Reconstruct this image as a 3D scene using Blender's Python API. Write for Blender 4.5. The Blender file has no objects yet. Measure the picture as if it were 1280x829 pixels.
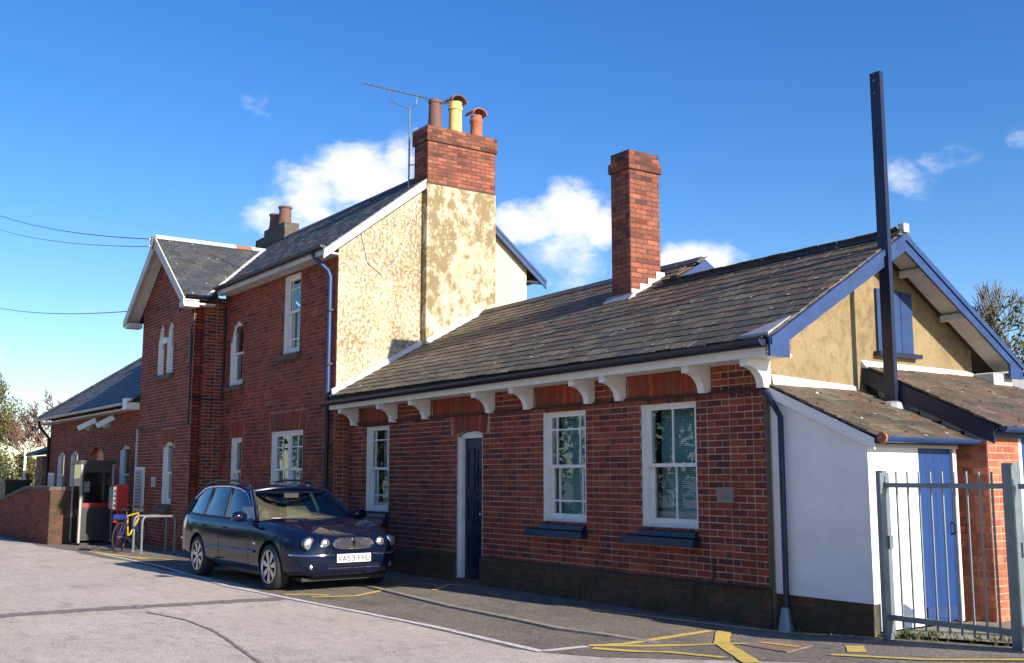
import bpy, bmesh, math, random
from mathutils import Vector, Matrix, Quaternion
RD = math.radians
random.seed(7)
scene = bpy.context.scene
col = scene.collection

# ------------------------------------------------------------------ camera
cam_d = bpy.data.cameras.new('camera'); cam = bpy.data.objects.new('camera', cam_d); col.objects.link(cam)
cam_d.sensor_width = 36.0; cam_d.lens = 1330 / 1280 * 36.0; cam_d.clip_end = 2000; cam_d.clip_start = .05
YAW, PITCH = RD(35.25), RD(7.73)
FWD = Vector((-math.cos(YAW) * math.cos(PITCH), math.sin(YAW) * math.cos(PITCH), math.sin(PITCH)))
CAM = Vector((7.746, -8.828, 1.58))
cam.location = CAM; cam.rotation_euler = FWD.to_track_quat('-Z', 'Y').to_euler()
scene.camera = cam

# ------------------------------------------------------------------ sun and sky
SUN_EL, SUN_AZ = RD(23.5), RD(9.0)          # azimuth measured from +X towards +Y
SUN = Vector((math.cos(SUN_EL) * math.cos(SUN_AZ), math.cos(SUN_EL) * math.sin(SUN_AZ), math.sin(SUN_EL)))
sd = bpy.data.lights.new('sun', 'SUN'); sd.energy = 5.0; sd.angle = RD(.5); sd.color = (1.0, .90, .76)
sun = bpy.data.objects.new('sun', sd); col.objects.link(sun); sun.rotation_euler = (-SUN).to_track_quat('-Z', 'Y').to_euler()
sun.location = (0, 0, 30)

world = bpy.data.worlds.new('World'); scene.world = world; world.use_nodes = True
SKY_STRENGTH = .10
def build_world():
    nt = world.node_tree; N = nt.nodes; L = nt.links
    for n in list(N): N.remove(n)
    out = N.new('ShaderNodeOutputWorld'); bg = N.new('ShaderNodeBackground'); bg.inputs['Strength'].default_value = SKY_STRENGTH
    L.new(bg.outputs[0], out.inputs['Surface'])
    sky = N.new('ShaderNodeTexSky'); sky.sky_type = 'NISHITA'; sky.sun_disc = False
    sky.sun_elevation = SUN_EL; sky.sun_rotation = RD(90) - SUN_AZ
    sky.altitude = 0; sky.air_density = 1.0; sky.dust_density = .25; sky.ozone_density = 3.2
    tc = N.new('ShaderNodeTexCoord'); nrm = N.new('ShaderNodeVectorMath'); nrm.operation = 'NORMALIZE'
    L.new(tc.outputs['Generated'], nrm.inputs[0])
    wn = N.new('ShaderNodeTexNoise'); wn.inputs['Scale'].default_value = 9; wn.inputs['Detail'].default_value = 5; L.new(nrm.outputs[0], wn.inputs['Vector'])
    wo = N.new('ShaderNodeVectorMath'); wo.operation = 'MULTIPLY_ADD'; L.new(wn.outputs['Color'], wo.inputs[0]); wo.inputs[1].default_value = (.085, .085, .085); L.new(nrm.outputs[0], wo.inputs[2])
    ws = N.new('ShaderNodeVectorMath'); ws.operation = 'SUBTRACT'; L.new(wo.outputs[0], ws.inputs[0]); ws.inputs[1].default_value = (.0425, .0425, .0425)
    # cumulus: soft discs on the sky sphere (direction, radius, weight) broken up by noise
    blobs = [((-.8626, .4292, .2679), .075, .95), ((-.8863, .393, .2448), .06, .9), ((-.9046, .3626, .224), .05, .8), ((-.8419, .4611, .2804), .05, .85),
             ((-.8575, .4518, .240), .07, .8), ((-.786, .5738, .2299), .055, .95), ((-.7634, .5989, .2399), .06, 1.0), ((-.7478, .6244, .2256), .05, .95),
             ((-.7733, .6015, .195), .07, .7), ((-.6817, .7031, .1985), .05, 1.0), ((-.7005, .6856, .1923), .045, .95), ((-.6646, .7215, .1903), .04, .9),
             ((-.5274, .8111, .2529), .045, .42), ((-.5003, .8237, .267), .036, .31), ((-.4607, .8414, .2825), .042, .36), ((-.8833, .3369, .3261), .036, .30),
             ((-.6629, .7061, .2489), .03, .40), ((-.9806, .1655, .1056), .04, .5),
             ((.35, -.85, .3), .12, .9), ((.1, -.95, .24), .14, .85), ((-.55, -.78, .28), .11, .9), ((.75, -.55, .3), .1, .8), ((.3, .9, .26), .1, .9), ((-.2, .95, .22), .08, .9)]
    acc = None
    for c, r, w in blobs:
        c = Vector(c).normalized()
        d = N.new('ShaderNodeVectorMath'); d.operation = 'DISTANCE'; L.new(ws.outputs[0], d.inputs[0]); d.inputs[1].default_value = c
        m = N.new('ShaderNodeMapRange'); m.interpolation_type = 'SMOOTHERSTEP'
        m.inputs['From Min'].default_value = r; m.inputs['From Max'].default_value = 0; m.inputs['To Min'].default_value = 0; m.inputs['To Max'].default_value = w
        L.new(d.outputs['Value'], m.inputs['Value'])
        if acc is None: acc = m.outputs[0]
        else:
            a = N.new('ShaderNodeMath'); a.operation = 'MAXIMUM'; L.new(acc, a.inputs[0]); L.new(m.outputs[0], a.inputs[1]); acc = a.outputs[0]
    nz = N.new('ShaderNodeTexNoise'); nz.inputs['Scale'].default_value = 17; nz.inputs['Detail'].default_value = 8; nz.inputs['Roughness'].default_value = .62
    mp = N.new('ShaderNodeMapping'); mp.inputs['Scale'].default_value = (1, 1, 1.7); L.new(nrm.outputs[0], mp.inputs['Vector']); L.new(mp.outputs[0], nz.inputs['Vector'])
    s = N.new('ShaderNodeMath'); s.operation = 'MULTIPLY_ADD'; L.new(nz.outputs['Fac'], s.inputs[0]); s.inputs[1].default_value = 1.9; s.inputs[2].default_value = -.95
    t = N.new('ShaderNodeMath'); t.operation = 'ADD'; L.new(s.outputs[0], t.inputs[0]); L.new(acc, t.inputs[1])
    g = N.new('ShaderNodeMath'); g.operation = 'MULTIPLY'; L.new(t.outputs[0], g.inputs[0])
    lim = N.new('ShaderNodeMapRange'); lim.inputs['From Min'].default_value = 0; lim.inputs['From Max'].default_value = .25; L.new(acc, lim.inputs['Value']); L.new(lim.outputs[0], g.inputs[1])
    mk = N.new('ShaderNodeMapRange'); mk.interpolation_type = 'SMOOTHSTEP'; mk.inputs['From Min'].default_value = .18; mk.inputs['From Max'].default_value = 1.0
    mk.inputs['To Max'].default_value = .92; L.new(g.outputs[0], mk.inputs['Value'])
    mix = N.new('ShaderNodeMixRGB'); hs_ = N.new('ShaderNodeHueSaturation'); hs_.inputs['Hue'].default_value = .512; hs_.inputs['Saturation'].default_value = 1.31; hs_.inputs['Value'].default_value = 1.08
    L.new(sky.outputs[0], hs_.inputs['Color']); L.new(mk.outputs[0], mix.inputs['Fac']); L.new(hs_.outputs[0], mix.inputs['Color1'])
    mix.inputs['Color2'].default_value = (6.6, 6.7, 6.9, 1)
    L.new(mix.outputs[0], bg.inputs['Color'])
build_world()
vs = scene.view_settings; vs.view_transform = 'Standard'; vs.look = 'None'; vs.gamma = 1; vs.exposure = .82; vs.use_curve_mapping = False

# ------------------------------------------------------------------ object helpers
ORG = {}                                     # world origin of every parent built so far
def tag(o, label=None, cat=None, group=None, kind=None):
    if label: o['label'] = label
    if cat: o['category'] = cat
    if group: o['group'] = group
    if kind: o['kind'] = kind
    return o
def thing(name, loc, label, cat, group=None, rotz=0):
    o = bpy.data.objects.new(name, None); col.objects.link(o); o.location = loc; o.rotation_euler = (0, 0, rotz); o.empty_display_size = .2
    ORG[o] = Vector((0, 0, 0)) if rotz else Vector(loc)      # a turned thing takes its parts in its own coordinates
    return tag(o, label, cat, group)
def link_obj(name, me, parent, loc_world=Vector((0, 0, 0))):
    o = bpy.data.objects.new(name, me); col.objects.link(o)
    if parent is not None: o.parent = parent; o.location = loc_world - ORG[parent]
    else: o.location = loc_world
    ORG[o] = Vector(loc_world)
    return o

DEF_TINT = {'stone_slate': (.075, .062, .052), 'blue_slate': (.055, .058, .064), 'red_brick': (.2, .05, .03), 'sooty_brick': (.2, .05, .03), 'mossy_brick': (.12, .045, .03)}
class MB:
    """collects polygons in world (or thing) coordinates and links them as one mesh object"""
    def __init__(s): s.v = []; s.f = []; s.t = []
    def add(s, vs_, fs, tint=None):
        k = len(s.v); s.v += [tuple(p) for p in vs_]; s.f += [tuple(i + k for i in q) for q in fs]
        s.t += [tint] * len(vs_); return s
    def quad(s, a, b, c, d): return s.add([a, b, c, d], [(0, 1, 2, 3)])
    def box(s, x0, x1, y0, y1, z0, z1, tint=None):
        return s.add([(x0, y0, z0), (x1, y0, z0), (x1, y1, z0), (x0, y1, z0), (x0, y0, z1), (x1, y0, z1), (x1, y1, z1), (x0, y1, z1)],
                     [(0, 3, 2, 1), (4, 5, 6, 7), (0, 1, 5, 4), (1, 2, 6, 5), (2, 3, 7, 6), (3, 0, 4, 7)], tint)
    def hexa(s, p, tint=None):                 # eight corners, bottom ring then top ring
        return s.add(p, [(0, 3, 2, 1), (4, 5, 6, 7), (0, 1, 5, 4), (1, 2, 6, 5), (2, 3, 7, 6), (3, 0, 4, 7)], tint)
    def prism(s, poly, vec):                   # planar polygon swept along vec
        n = len(poly); vec = Vector(vec); a = [Vector(p) for p in poly]; b = [p + vec for p in a]
        return s.add(a + b, [tuple(range(n))[::-1], tuple(range(n, 2 * n))] + [(i, (i + 1) % n, n + (i + 1) % n, n + i) for i in range(n)])
    def beam(s, a, b, w, h, up=(0, 0, 1)):     # bar from a to b, w across, h along up
        a, b = Vector(a), Vector(b); d = (b - a).normalized(); r = d.cross(Vector(up))
        if r.length < 1e-4: r = d.cross(Vector((1, 0, 0)))
        r.normalize(); u = r.cross(d); r = r * w / 2; u = u * h / 2
        return s.hexa([a - r - u, a + r - u, b + r - u, b - r - u, a - r + u, a + r + u, b + r + u, b - r + u])
    def tube(s, pts, r, n=8, cap=True):
        pts = [Vector(p) for p in pts]; rs = r if isinstance(r, (list, tuple)) else [r] * len(pts); k0 = len(s.v); ref = None
        for i, p in enumerate(pts):
            d = (pts[min(i + 1, len(pts) - 1)] - pts[max(i - 1, 0)]).normalized()
            if ref is None: ref = d.orthogonal().normalized()
            ref = (ref - d * ref.dot(d)); ref = ref.normalized() if ref.length > 1e-5 else d.orthogonal().normalized()
            bi = d.cross(ref)
            for k in range(n):
                an = 2 * math.pi * k / n; s.v.append(tuple(p + (ref * math.cos(an) + bi * math.sin(an)) * rs[i])); s.t.append(None)
        for i in range(len(pts) - 1):
            for k in range(n):
                a = k0 + i * n + k; b = k0 + i * n + (k + 1) % n; s.f.append((a, b, b + n, a + n))
        if cap:
            s.f.append(tuple(k0 + k for k in range(n))[::-1]); e = k0 + (len(pts) - 1) * n; s.f.append(tuple(e + k for k in range(n)))
        return s
    def lathe(s, c, prof, n=20, axis='z'):     # profile of (radius, height)
        c = Vector(c); k0 = len(s.v)
        for r, h in prof:
            for k in range(n):
                an = 2 * math.pi * k / n; p = (r * math.cos(an), r * math.sin(an), h)
                if axis == 'y': p = (p[0], h, p[1])
                elif axis == 'x': p = (h, p[0], p[1])
                s.v.append(tuple(c + Vector(p))); s.t.append(None)
        for i in range(len(prof) - 1):
            for k in range(n):
                a = k0 + i * n + k; b = k0 + i * n + (k + 1) % n; s.f.append((a, b, b + n, a + n))
        s.f.append(tuple(k0 + k for k in range(n))[::-1]); e = k0 + (len(prof) - 1) * n; s.f.append(tuple(e + k for k in range(n)))
        return s
    def build(s, name, mat, parent=None, smooth=False, kind=None, label=None):
        xs, ys, zs = zip(*s.v); o0 = Vector(((min(xs) + max(xs)) / 2, (min(ys) + max(ys)) / 2, min(zs)))
        me = bpy.data.meshes.new(name); me.from_pydata([(x - o0.x, y - o0.y, z - o0.z) for x, y, z in s.v], [], s.f)
        at = me.color_attributes.new('tint', 'FLOAT_COLOR', 'POINT'); buf = []
        df = DEF_TINT.get(mat.name, (1, 1, 1))
        for t in s.t: t = t or df; buf += [t[0], t[1], t[2], 1.0]
        at.data.foreach_set('color', buf); me.materials.append(mat)
        bm = bmesh.new(); bm.from_mesh(me); bmesh.ops.recalc_face_normals(bm, faces=bm.faces); bm.to_mesh(me); bm.free()
        if smooth:
            me.polygons.foreach_set('use_smooth', [True] * len(me.polygons)); me.set_sharp_from_angle(angle=RD(38))
        o = link_obj(name, me, parent, o0); tag(o, label, None, None, kind); return o

# ------------------------------------------------------------------ materials
def nodes(name):
    m = bpy.data.materials.new(name); m.use_nodes = True; nt = m.node_tree; return m, nt, nt.nodes, nt.links, nt.nodes['Principled BSDF']
def noise(N, L, scale, detail=4, rough=.6, co=None, dim=None):
    n = N.new('ShaderNodeTexNoise'); n.inputs['Scale'].default_value = scale; n.inputs['Detail'].default_value = detail; n.inputs['Roughness'].default_value = rough
    if co: L.new(co, n.inputs['Vector'])
    return n
def ramp(N, L, src, stops):
    r = N.new('ShaderNodeValToRGB'); e = r.color_ramp.elements
    while len(e) < len(stops): e.new(.5)
    for i, (p, c) in enumerate(stops): e[i].position = p; e[i].color = (*c, 1) if len(c) == 3 else c
    L.new(src, r.inputs['Fac']); return r
def mixc(N, L, fac, a, b, mode='MIX'):
    m = N.new('ShaderNodeMixRGB'); m.blend_type = mode
    for k, x in (('Fac', fac), ('Color1', a), ('Color2', b)):
        if isinstance(x, (int, float)): m.inputs[k].default_value = x
        elif isinstance(x, tuple): m.inputs[k].default_value = (*x, 1)
        else: L.new(x, m.inputs[k])
    return m.outputs[0]
def bump(N, L, src, bs, strength=.3, dist=.01):
    b = N.new('ShaderNodeBump'); b.inputs['Strength'].default_value = strength; b.inputs['Distance'].default_value = dist
    L.new(src, b.inputs['Height']); L.new(b.outputs[0], bs.inputs['Normal'])
def pos(N): return N.new('ShaderNodeNewGeometry').outputs['Position']
def bw(v): return (v, v, v)

def paint(name, c, rough=.5, var=.12, scale=6, metal=0, dirt=None, dirt_amt=.5, bumpy=.15, coat=0):
    m, nt, N, L, bs = nodes(name); p = pos(N)
    n = noise(N, L, scale, 5, .65, p); r = ramp(N, L, n.outputs['Fac'], [(.3, tuple(x * (1 - var) for x in c)), (.7, tuple(min(1, x * (1 + var)) for x in c))]).outputs[0]
    if dirt:
        n2 = noise(N, L, scale * .7 + 1.3, 7, .75, p); r2 = ramp(N, L, n2.outputs['Fac'], [(.5, (0, 0, 0)), (.72, bw(dirt_amt))]); r = mixc(N, L, r2.outputs[0], r, dirt)
    L.new(r, bs.inputs['Base Color']); bs.inputs['Roughness'].default_value = rough; bs.inputs['Metallic'].default_value = metal; bs.inputs['Coat Weight'].default_value = coat
    if bumpy:
        n3 = noise(N, L, 60, 4, .6, p); bump(N, L, n3.outputs['Fac'], bs, bumpy, .004)
    return m

def brick_mat(name, moss=0.0, soot=.5):
    m, nt, N, L, bs = nodes(name); p = pos(N)
    at = N.new('ShaderNodeAttribute'); at.attribute_name = 'tint'; oi = N.new('ShaderNodeObjectInfo')
    c = mixc(N, L, 1.0, at.outputs['Color'], oi.outputs['Color'], 'MULTIPLY')
    n = noise(N, L, 26, 6, .7, p); c = mixc(N, L, 1.0, c, ramp(N, L, n.outputs['Fac'], [(.25, bw(.55)), (.5, bw(.98)), (.8, (1.35, 1.3, 1.25))]).outputs[0], 'MULTIPLY')
    n2 = noise(N, L, 2.1, 6, .7, p); c = mixc(N, L, ramp(N, L, n2.outputs['Fac'], [(.46, bw(0)), (.72, bw(soot))]).outputs[0], c, (.030, .020, .016))
    if moss:
        n4 = noise(N, L, 5.5, 7, .72, p); c = mixc(N, L, ramp(N, L, n4.outputs['Fac'], [(.36, bw(0)), (.6, bw(moss))]).outputs[0], c, (.040, .046, .017))
    L.new(c, bs.inputs['Base Color']); bs.inputs['Roughness'].default_value = .9
    n3 = noise(N, L, 120, 5, .7, p); bump(N, L, n3.outputs['Fac'], bs, .5, .004)
    return m
def mortar_mat(name, a, b, moss=0):
    m, nt, N, L, bs = nodes(name); p = pos(N)
    n = noise(N, L, 3.0, 7, .75, p); c = ramp(N, L, n.outputs['Fac'], [(.38, a), (.62, b)]).outputs[0]
    if moss:
        n4 = noise(N, L, 5.5, 7, .72, p); c = mixc(N, L, ramp(N, L, n4.outputs['Fac'], [(.32, bw(0)), (.55, bw(moss))]).outputs[0], c, (.03, .03, .016))
    L.new(c, bs.inputs['Base Color']); bs.inputs['Roughness'].default_value = .95
    return m
def slate_mat(name, lichen=.62, moss=.3, tone=1.0):
    m, nt, N, L, bs = nodes(name); p = pos(N)
    at = N.new('ShaderNodeAttribute'); at.attribute_name = 'tint'; oi = N.new('ShaderNodeObjectInfo')
    c = mixc(N, L, 1.0, at.outputs['Color'], oi.outputs['Color'], 'MULTIPLY')
    n = noise(N, L, 22, 6, .7, p); c = mixc(N, L, 1.0, c, ramp(N, L, n.outputs['Fac'], [(.28, bw(.4 * tone)), (.5, bw(tone)), (.74, bw(1.75 * tone))]).outputs[0], 'MULTIPLY')
    if moss:
        n2 = noise(N, L, 1.6, 7, .75, p); c = mixc(N, L, ramp(N, L, n2.outputs['Fac'], [(.54, bw(0)), (.72, bw(moss))]).outputs[0], c, (.075, .07, .02))
    if lichen:
        n5 = noise(N, L, 9, 6, .8, p); c = mixc(N, L, ramp(N, L, n5.outputs['Fac'], [(.54, bw(0)), (.70, bw(lichen))]).outputs[0], c, (.17, .155, .12))
        v = N.new('ShaderNodeTexVoronoi'); v.inputs['Scale'].default_value = 4.2; v.inputs['Randomness'].default_value = 1; L.new(p, v.inputs['Vector'])
        n6 = noise(N, L, 30, 3, .6, p); ad = N.new('ShaderNodeMath'); ad.operation = 'MULTIPLY_ADD'; L.new(n6.outputs['Fac'], ad.inputs[0]); ad.inputs[1].default_value = .07; L.new(v.outputs['Distance'], ad.inputs[2])
        c = mixc(N, L, ramp(N, L, ad.outputs[0], [(.108, bw(.9)), (.132, bw(0))]).outputs[0], c, (.5, .49, .44))
    L.new(c, bs.inputs['Base Color']); bs.inputs['Roughness'].default_value = .62
    n3 = noise(N, L, 90, 5, .7, p); bump(N, L, n3.outputs['Fac'], bs, .4, .005)
    return m
def plaster_mat(name, base, light, dark, dark_amt, scale=9, lo=.5, hi=.62):
    m, nt, N, L, bs = nodes(name); p = pos(N)
    n = noise(N, L, 1.1, 6, .7, p); c = ramp(N, L, n.outputs['Fac'], [(.35, base), (.65, light)]).outputs[0]
    mp = N.new('ShaderNodeMapping'); mp.inputs['Scale'].default_value = (1, 1, .75); L.new(p, mp.inputs['Vector'])
    n2 = noise(N, L, scale, 8, .78, mp.outputs[0]); n4 = noise(N, L, .9, 4, .6, p)
    k = N.new('ShaderNodeMath'); k.operation = 'MULTIPLY_ADD'; L.new(n4.outputs['Fac'], k.inputs[0]); k.inputs[1].default_value = .45; L.new(n2.outputs['Fac'], k.inputs[2])
    c = mixc(N, L, ramp(N, L, k.outputs[0], [(lo + .225, bw(0)), (hi + .225, bw(dark_amt))]).outputs[0], c, dark)
    n5 = noise(N, L, 55, 4, .7, p); c = mixc(N, L, 1.0, c, ramp(N, L, n5.outputs['Fac'], [(.3, bw(.8)), (.6, bw(1.05))]).outputs[0], 'MULTIPLY')
    L.new(c, bs.inputs['Base Color']); bs.inputs['Roughness'].default_value = .92
    bump(N, L, n2.outputs['Fac'], bs, .5, .012)
    return m
def asphalt_mat(name, a, b, stain, stain_amt=.5, speck=.25):
    m, nt, N, L, bs = nodes(name); p = pos(N)
    n = noise(N, L, .55, 8, .7, p); c = ramp(N, L, n.outputs['Fac'], [(.35, a), (.65, b)]).outputs[0]
    mp = N.new('ShaderNodeMapping'); mp.inputs['Scale'].default_value = (.55, 1.9, 1); mp.inputs['Rotation'].default_value = (0, 0, .12); L.new(p, mp.inputs['Vector'])
    n2 = noise(N, L, 1.5, 8, .75, mp.outputs[0]); c = mixc(N, L, ramp(N, L, n2.outputs['Fac'], [(.52, bw(0)), (.72, bw(stain_amt))]).outputs[0], c, stain)
    n3 = noise(N, L, 48, 4, .85, p); c = mixc(N, L, 1.0, c, ramp(N, L, n3.outputs['Fac'], [(.34, bw(1 - speck * 1.9)), (.5, bw(1)), (.66, bw(1 + speck * 1.7))]).outputs[0], 'MULTIPLY')
    n7 = noise(N, L, 7, 5, .75, p); c = mixc(N, L, 1.0, c, ramp(N, L, n7.outputs['Fac'], [(.3, bw(.78)), (.5, bw(1)), (.7, bw(1.14))]).outputs[0], 'MULTIPLY')
    v = N.new('ShaderNodeTexVoronoi'); v.feature = 'DISTANCE_TO_EDGE'; v.inputs['Scale'].default_value = .33; L.new(noise_warp(N, L, p), v.inputs['Vector'])
    c = mixc(N, L, ramp(N, L, v.outputs['Distance'], [(.0, bw(.55)), (.007, bw(0))]).outputs[0], c, tuple(x * .35 for x in a))
    L.new(c, bs.inputs['Base Color']); bs.inputs['Roughness'].default_value = .88
    bump(N, L, n3.outputs['Fac'], bs, .8, .012)
    return m
def noise_warp(N, L, p):
    n = noise(N, L, 1.4, 5, .7, p); k = N.new('ShaderNodeVectorMath'); k.operation = 'MULTIPLY_ADD'; L.new(n.outputs['Color'], k.inputs[0]); k.inputs[1].default_value = (1.2, 1.2, 0); L.new(p, k.inputs[2]); return k.outputs[0]
def worn_paint(name, c, under, wear=.5):
    m, nt, N, L, bs = nodes(name); p = pos(N); n = noise(N, L, 14, 8, .78, p)
    cc = mixc(N, L, ramp(N, L, n.outputs['Fac'], [(wear, bw(0)), (wear + .12, bw(.85))]).outputs[0], c, under)
    L.new(cc, bs.inputs['Base Color']); bs.inputs['Roughness'].default_value = .8; return m
def glass_mat(name, tint=(.75, .85, .85), refl=1.0, rough=.01):
    m, nt, N, L, bs = nodes(name); N.remove(bs); out = N['Material Output']
    tr = N.new('ShaderNodeBsdfTransparent'); tr.inputs['Color'].default_value = (*tint, 1); gl = N.new('ShaderNodeBsdfGlossy'); gl.inputs['Roughness'].default_value = rough
    fr = N.new('ShaderNodeFresnel'); fr.inputs['IOR'].default_value = 1.5; k = N.new('ShaderNodeMath'); k.operation = 'MULTIPLY'; k.use_clamp = True; L.new(fr.outputs[0], k.inputs[0]); k.inputs[1].default_value = refl
    gm = N.new('ShaderNodeNewGeometry'); inv = N.new('ShaderNodeMath'); inv.operation = 'MULTIPLY_ADD'; L.new(gm.outputs['Backfacing'], inv.inputs[0]); inv.inputs[1].default_value = -refl; inv.inputs[2].default_value = refl; L.new(inv.outputs[0], k.inputs[1])
    mx = N.new('ShaderNodeMixShader'); L.new(k.outputs[0], mx.inputs['Fac']); L.new(tr.outputs[0], mx.inputs[1]); L.new(gl.outputs[0], mx.inputs[2]); L.new(mx.outputs[0], out.inputs['Surface'])
    return m
def leaf_mat(name, cols):
    m, nt, N, L, bs = nodes(name); g = N.new('ShaderNodeNewGeometry')
    k = len(cols); c = ramp(N, L, g.outputs['Random Per Island'], [(i / (k - 1), x) for i, x in enumerate(cols)]).outputs[0]
    L.new(c, bs.inputs['Base Color']); bs.inputs['Roughness'].default_value = .7; return m

M = dict(
    brick=brick_mat('red_brick'), brick_soot=brick_mat('sooty_brick', 0, .55), brick_moss=brick_mat('mossy_brick', .85),
    mortar=mortar_mat('lime_mortar', (.48, .36, .28), (.26, .165, .12)), mortar_red=mortar_mat('red_mortar', (.38, .24, .175), (.17, .07, .042)), mortar_dark=mortar_mat('dark_mortar', (.10, .065, .05), (.055, .035, .03)),
    mortar_moss=mortar_mat('mossy_mortar', (.2, .16, .12), (.1, .08, .06), .8),
    slate=slate_mat('stone_slate'), slate_blue=slate_mat('blue_slate', .25, .0), roof_board=paint('roof_board', (.03, .025, .02), .9),
    cream=plaster_mat('cream_render', (.54, .45, .30), (.66, .58, .42), (.17, .125, .06), .9, 19, .43, .58),
    cream_patchy=plaster_mat('patchy_cream_render', (.52, .43, .28), (.66, .58, .42), (.19, .14, .065), .9, 4.5, .44, .56),
    cream_new=plaster_mat('fresh_cream_render', (.74, .60, .36), (.78, .66, .42), (.4, .3, .16), .3),
    ochre=plaster_mat('ochre_render', (.23, .172, .086), (.29, .225, .122), (.13, .09, .045), .8, 7, .46, .66),
    white=paint('white_paint', (.74, .73, .70), .5, .06, 4, 0, (.40, .36, .30), .35), white_render=paint('white_render', (.78, .78, .78), .75, .05, 2, 0, (.55, .54, .5), .35, .5),
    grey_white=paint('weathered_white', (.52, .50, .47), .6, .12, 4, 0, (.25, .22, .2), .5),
    blue=paint('blue_paint', (.013, .044, .15), .5, .2, 5, 0, (.010, .022, .06), .6), blue_dark=paint('navy_paint', (.007, .012, .042), .4, .2, 5), blue_bright=paint('bright_blue_paint', (.007, .040, .17), .45, .12, 3, 0, (.006, .026, .10), .5),
    lilac=paint('pale_lilac_paint', (.42, .44, .62), .5, .1, 5), stone=paint('grey_stone', (.10, .085, .065), .9, .25, 9), plaque=paint('plaque_stone', (.22, .2, .18), .9, .3, 14),
    black=paint('black_pipe', (.012, .012, .015), .5), lead=paint('lead', (.30, .31, .33), .55, .2, 7, .3), mortar_fillet=paint('pale_mortar_fillet', (.62, .60, .56), .9, .15, 9),
    terracotta=paint('terracotta', (.36, .12, .065), .85, .2, 12, 0, (.1, .06, .04), .5), buff=paint('buff_clay', (.62, .44, .17), .85, .15, 12, 0, (.3, .2, .1), .4), brown_clay=paint('brown_clay', (.15, .075, .06), .8, .2, 12),
    galv=paint('galvanised_steel', (.20, .24, .26), .45, .15, 8, .5, (.3, .3, .3), .3), alu=paint('dull_aluminium', (.3, .3, .3), .4, .1, 9, .8),
    road=asphalt_mat('road_asphalt', (.44, .38, .325), (.53, .465, .40), (.26, .215, .17), .65, .3), bay=asphalt_mat('bay_asphalt', (.135, .114, .092), (.22, .188, .152), (.06, .05, .038), .8, .55),
    tar=worn_paint('tar_seal', (.16, .14, .12), (.36, .32, .28), .48), white_line=worn_paint('white_line', (.62, .61, .57), (.2, .18, .16), .52), yellow_line=worn_paint('yellow_line', (.66, .47, .10), (.2, .17, .13), .53),
    kerb=paint('kerb_stone', (.26, .23, .19), .9, .3, 9), cover=paint('rusty_cover', (.26, .175, .125), .85, .3, 11), field=paint('field_grass', (.06, .08, .025), .95, .3, 1.5), paving=paint('old_paving', (.25, .22, .16), .95, .35, 5, 0, (.09, .09, .04), .8),
    glass=glass_mat('window_glass', (.82, .92, .92), 1.6), car_glass=glass_mat('car_glass', (.55, .62, .62), 1.5), booth_glass=glass_mat('booth_glass', (.7, .74, .74), 1.3),
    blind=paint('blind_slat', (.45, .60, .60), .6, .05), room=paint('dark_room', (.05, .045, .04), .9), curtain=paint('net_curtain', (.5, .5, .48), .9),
    red=paint('red_paint', (.48, .022, .015), .4, .1, 6), red_dark=paint('dull_red', (.25, .012, .014), .45), steel_dark=paint('dark_steel', (.035, .035, .037), .4, .2, 8, .3),
    poster=paint('poster_print', (.36, .35, .42), .4, .35, 55), paper=paint('paper', (.72, .72, .70), .6, .05), print_ink=paint('print_ink', (.05, .05, .06), .6),
    bark=paint('bark', (.12, .085, .06), .9, .3, 8), bark_pink=paint('pinkish_bark', (.20, .115, .095), .9, .3, 8), bark_grey=paint('grey_bark', (.11, .095, .075), .9, .3, 8),
    leaf_olive=leaf_mat('olive_leaves', [(.05, .05, .012), (.10, .085, .02), (.16, .13, .035), (.07, .085, .02)]), leaf_dark=leaf_mat('dark_leaves', [(.015, .028, .010), (.03, .05, .015), (.05, .07, .02)]),
    leaf_ivy=leaf_mat('ivy_leaves', [(.03, .04, .012), (.06, .065, .02), (.09, .08, .025)]), leaf_hedge=leaf_mat('winter_hedge', [(.08, .06, .03), (.12, .085, .04), (.06, .06, .022), (.09, .05, .03)]),
    tyre=paint('tyre_rubber', (.018, .018, .018), .8), alloy=paint('alloy', (.48, .49, .5), .28, .05, 9, .9, None, 0, 0), chrome=paint('chrome', (.8, .8, .82), .08, .02, 9, 1.0, None, 0, 0),
    car=paint('navy_car_paint', (.0035, .007, .026), .09, .05, 3, 0, None, 0, 0, 0), tan=paint('tan_leather', (.36, .28, .17), .6), trim=paint('black_trim', (.012, .012, .013), .5), lamp=paint('lamp_glass', (.62, .63, .66), .16, .3, 60, .85, None, 0, .8, 1.0),
    yellow=paint('yellow_frame', (.55, .36, .01), .35), blue_frame=paint('blue_frame', (.02, .04, .25), .35), corrugated=paint('corrugated_sheet', (.34, .33, .32), .8, .2, 3), grass=leaf_mat('grass_blades', [(.05, .08, .015), (.09, .11, .03), (.12, .11, .04)]),
)

M['car'].node_tree.nodes['Principled BSDF'].inputs['Specular IOR Level'].default_value = .42

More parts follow.
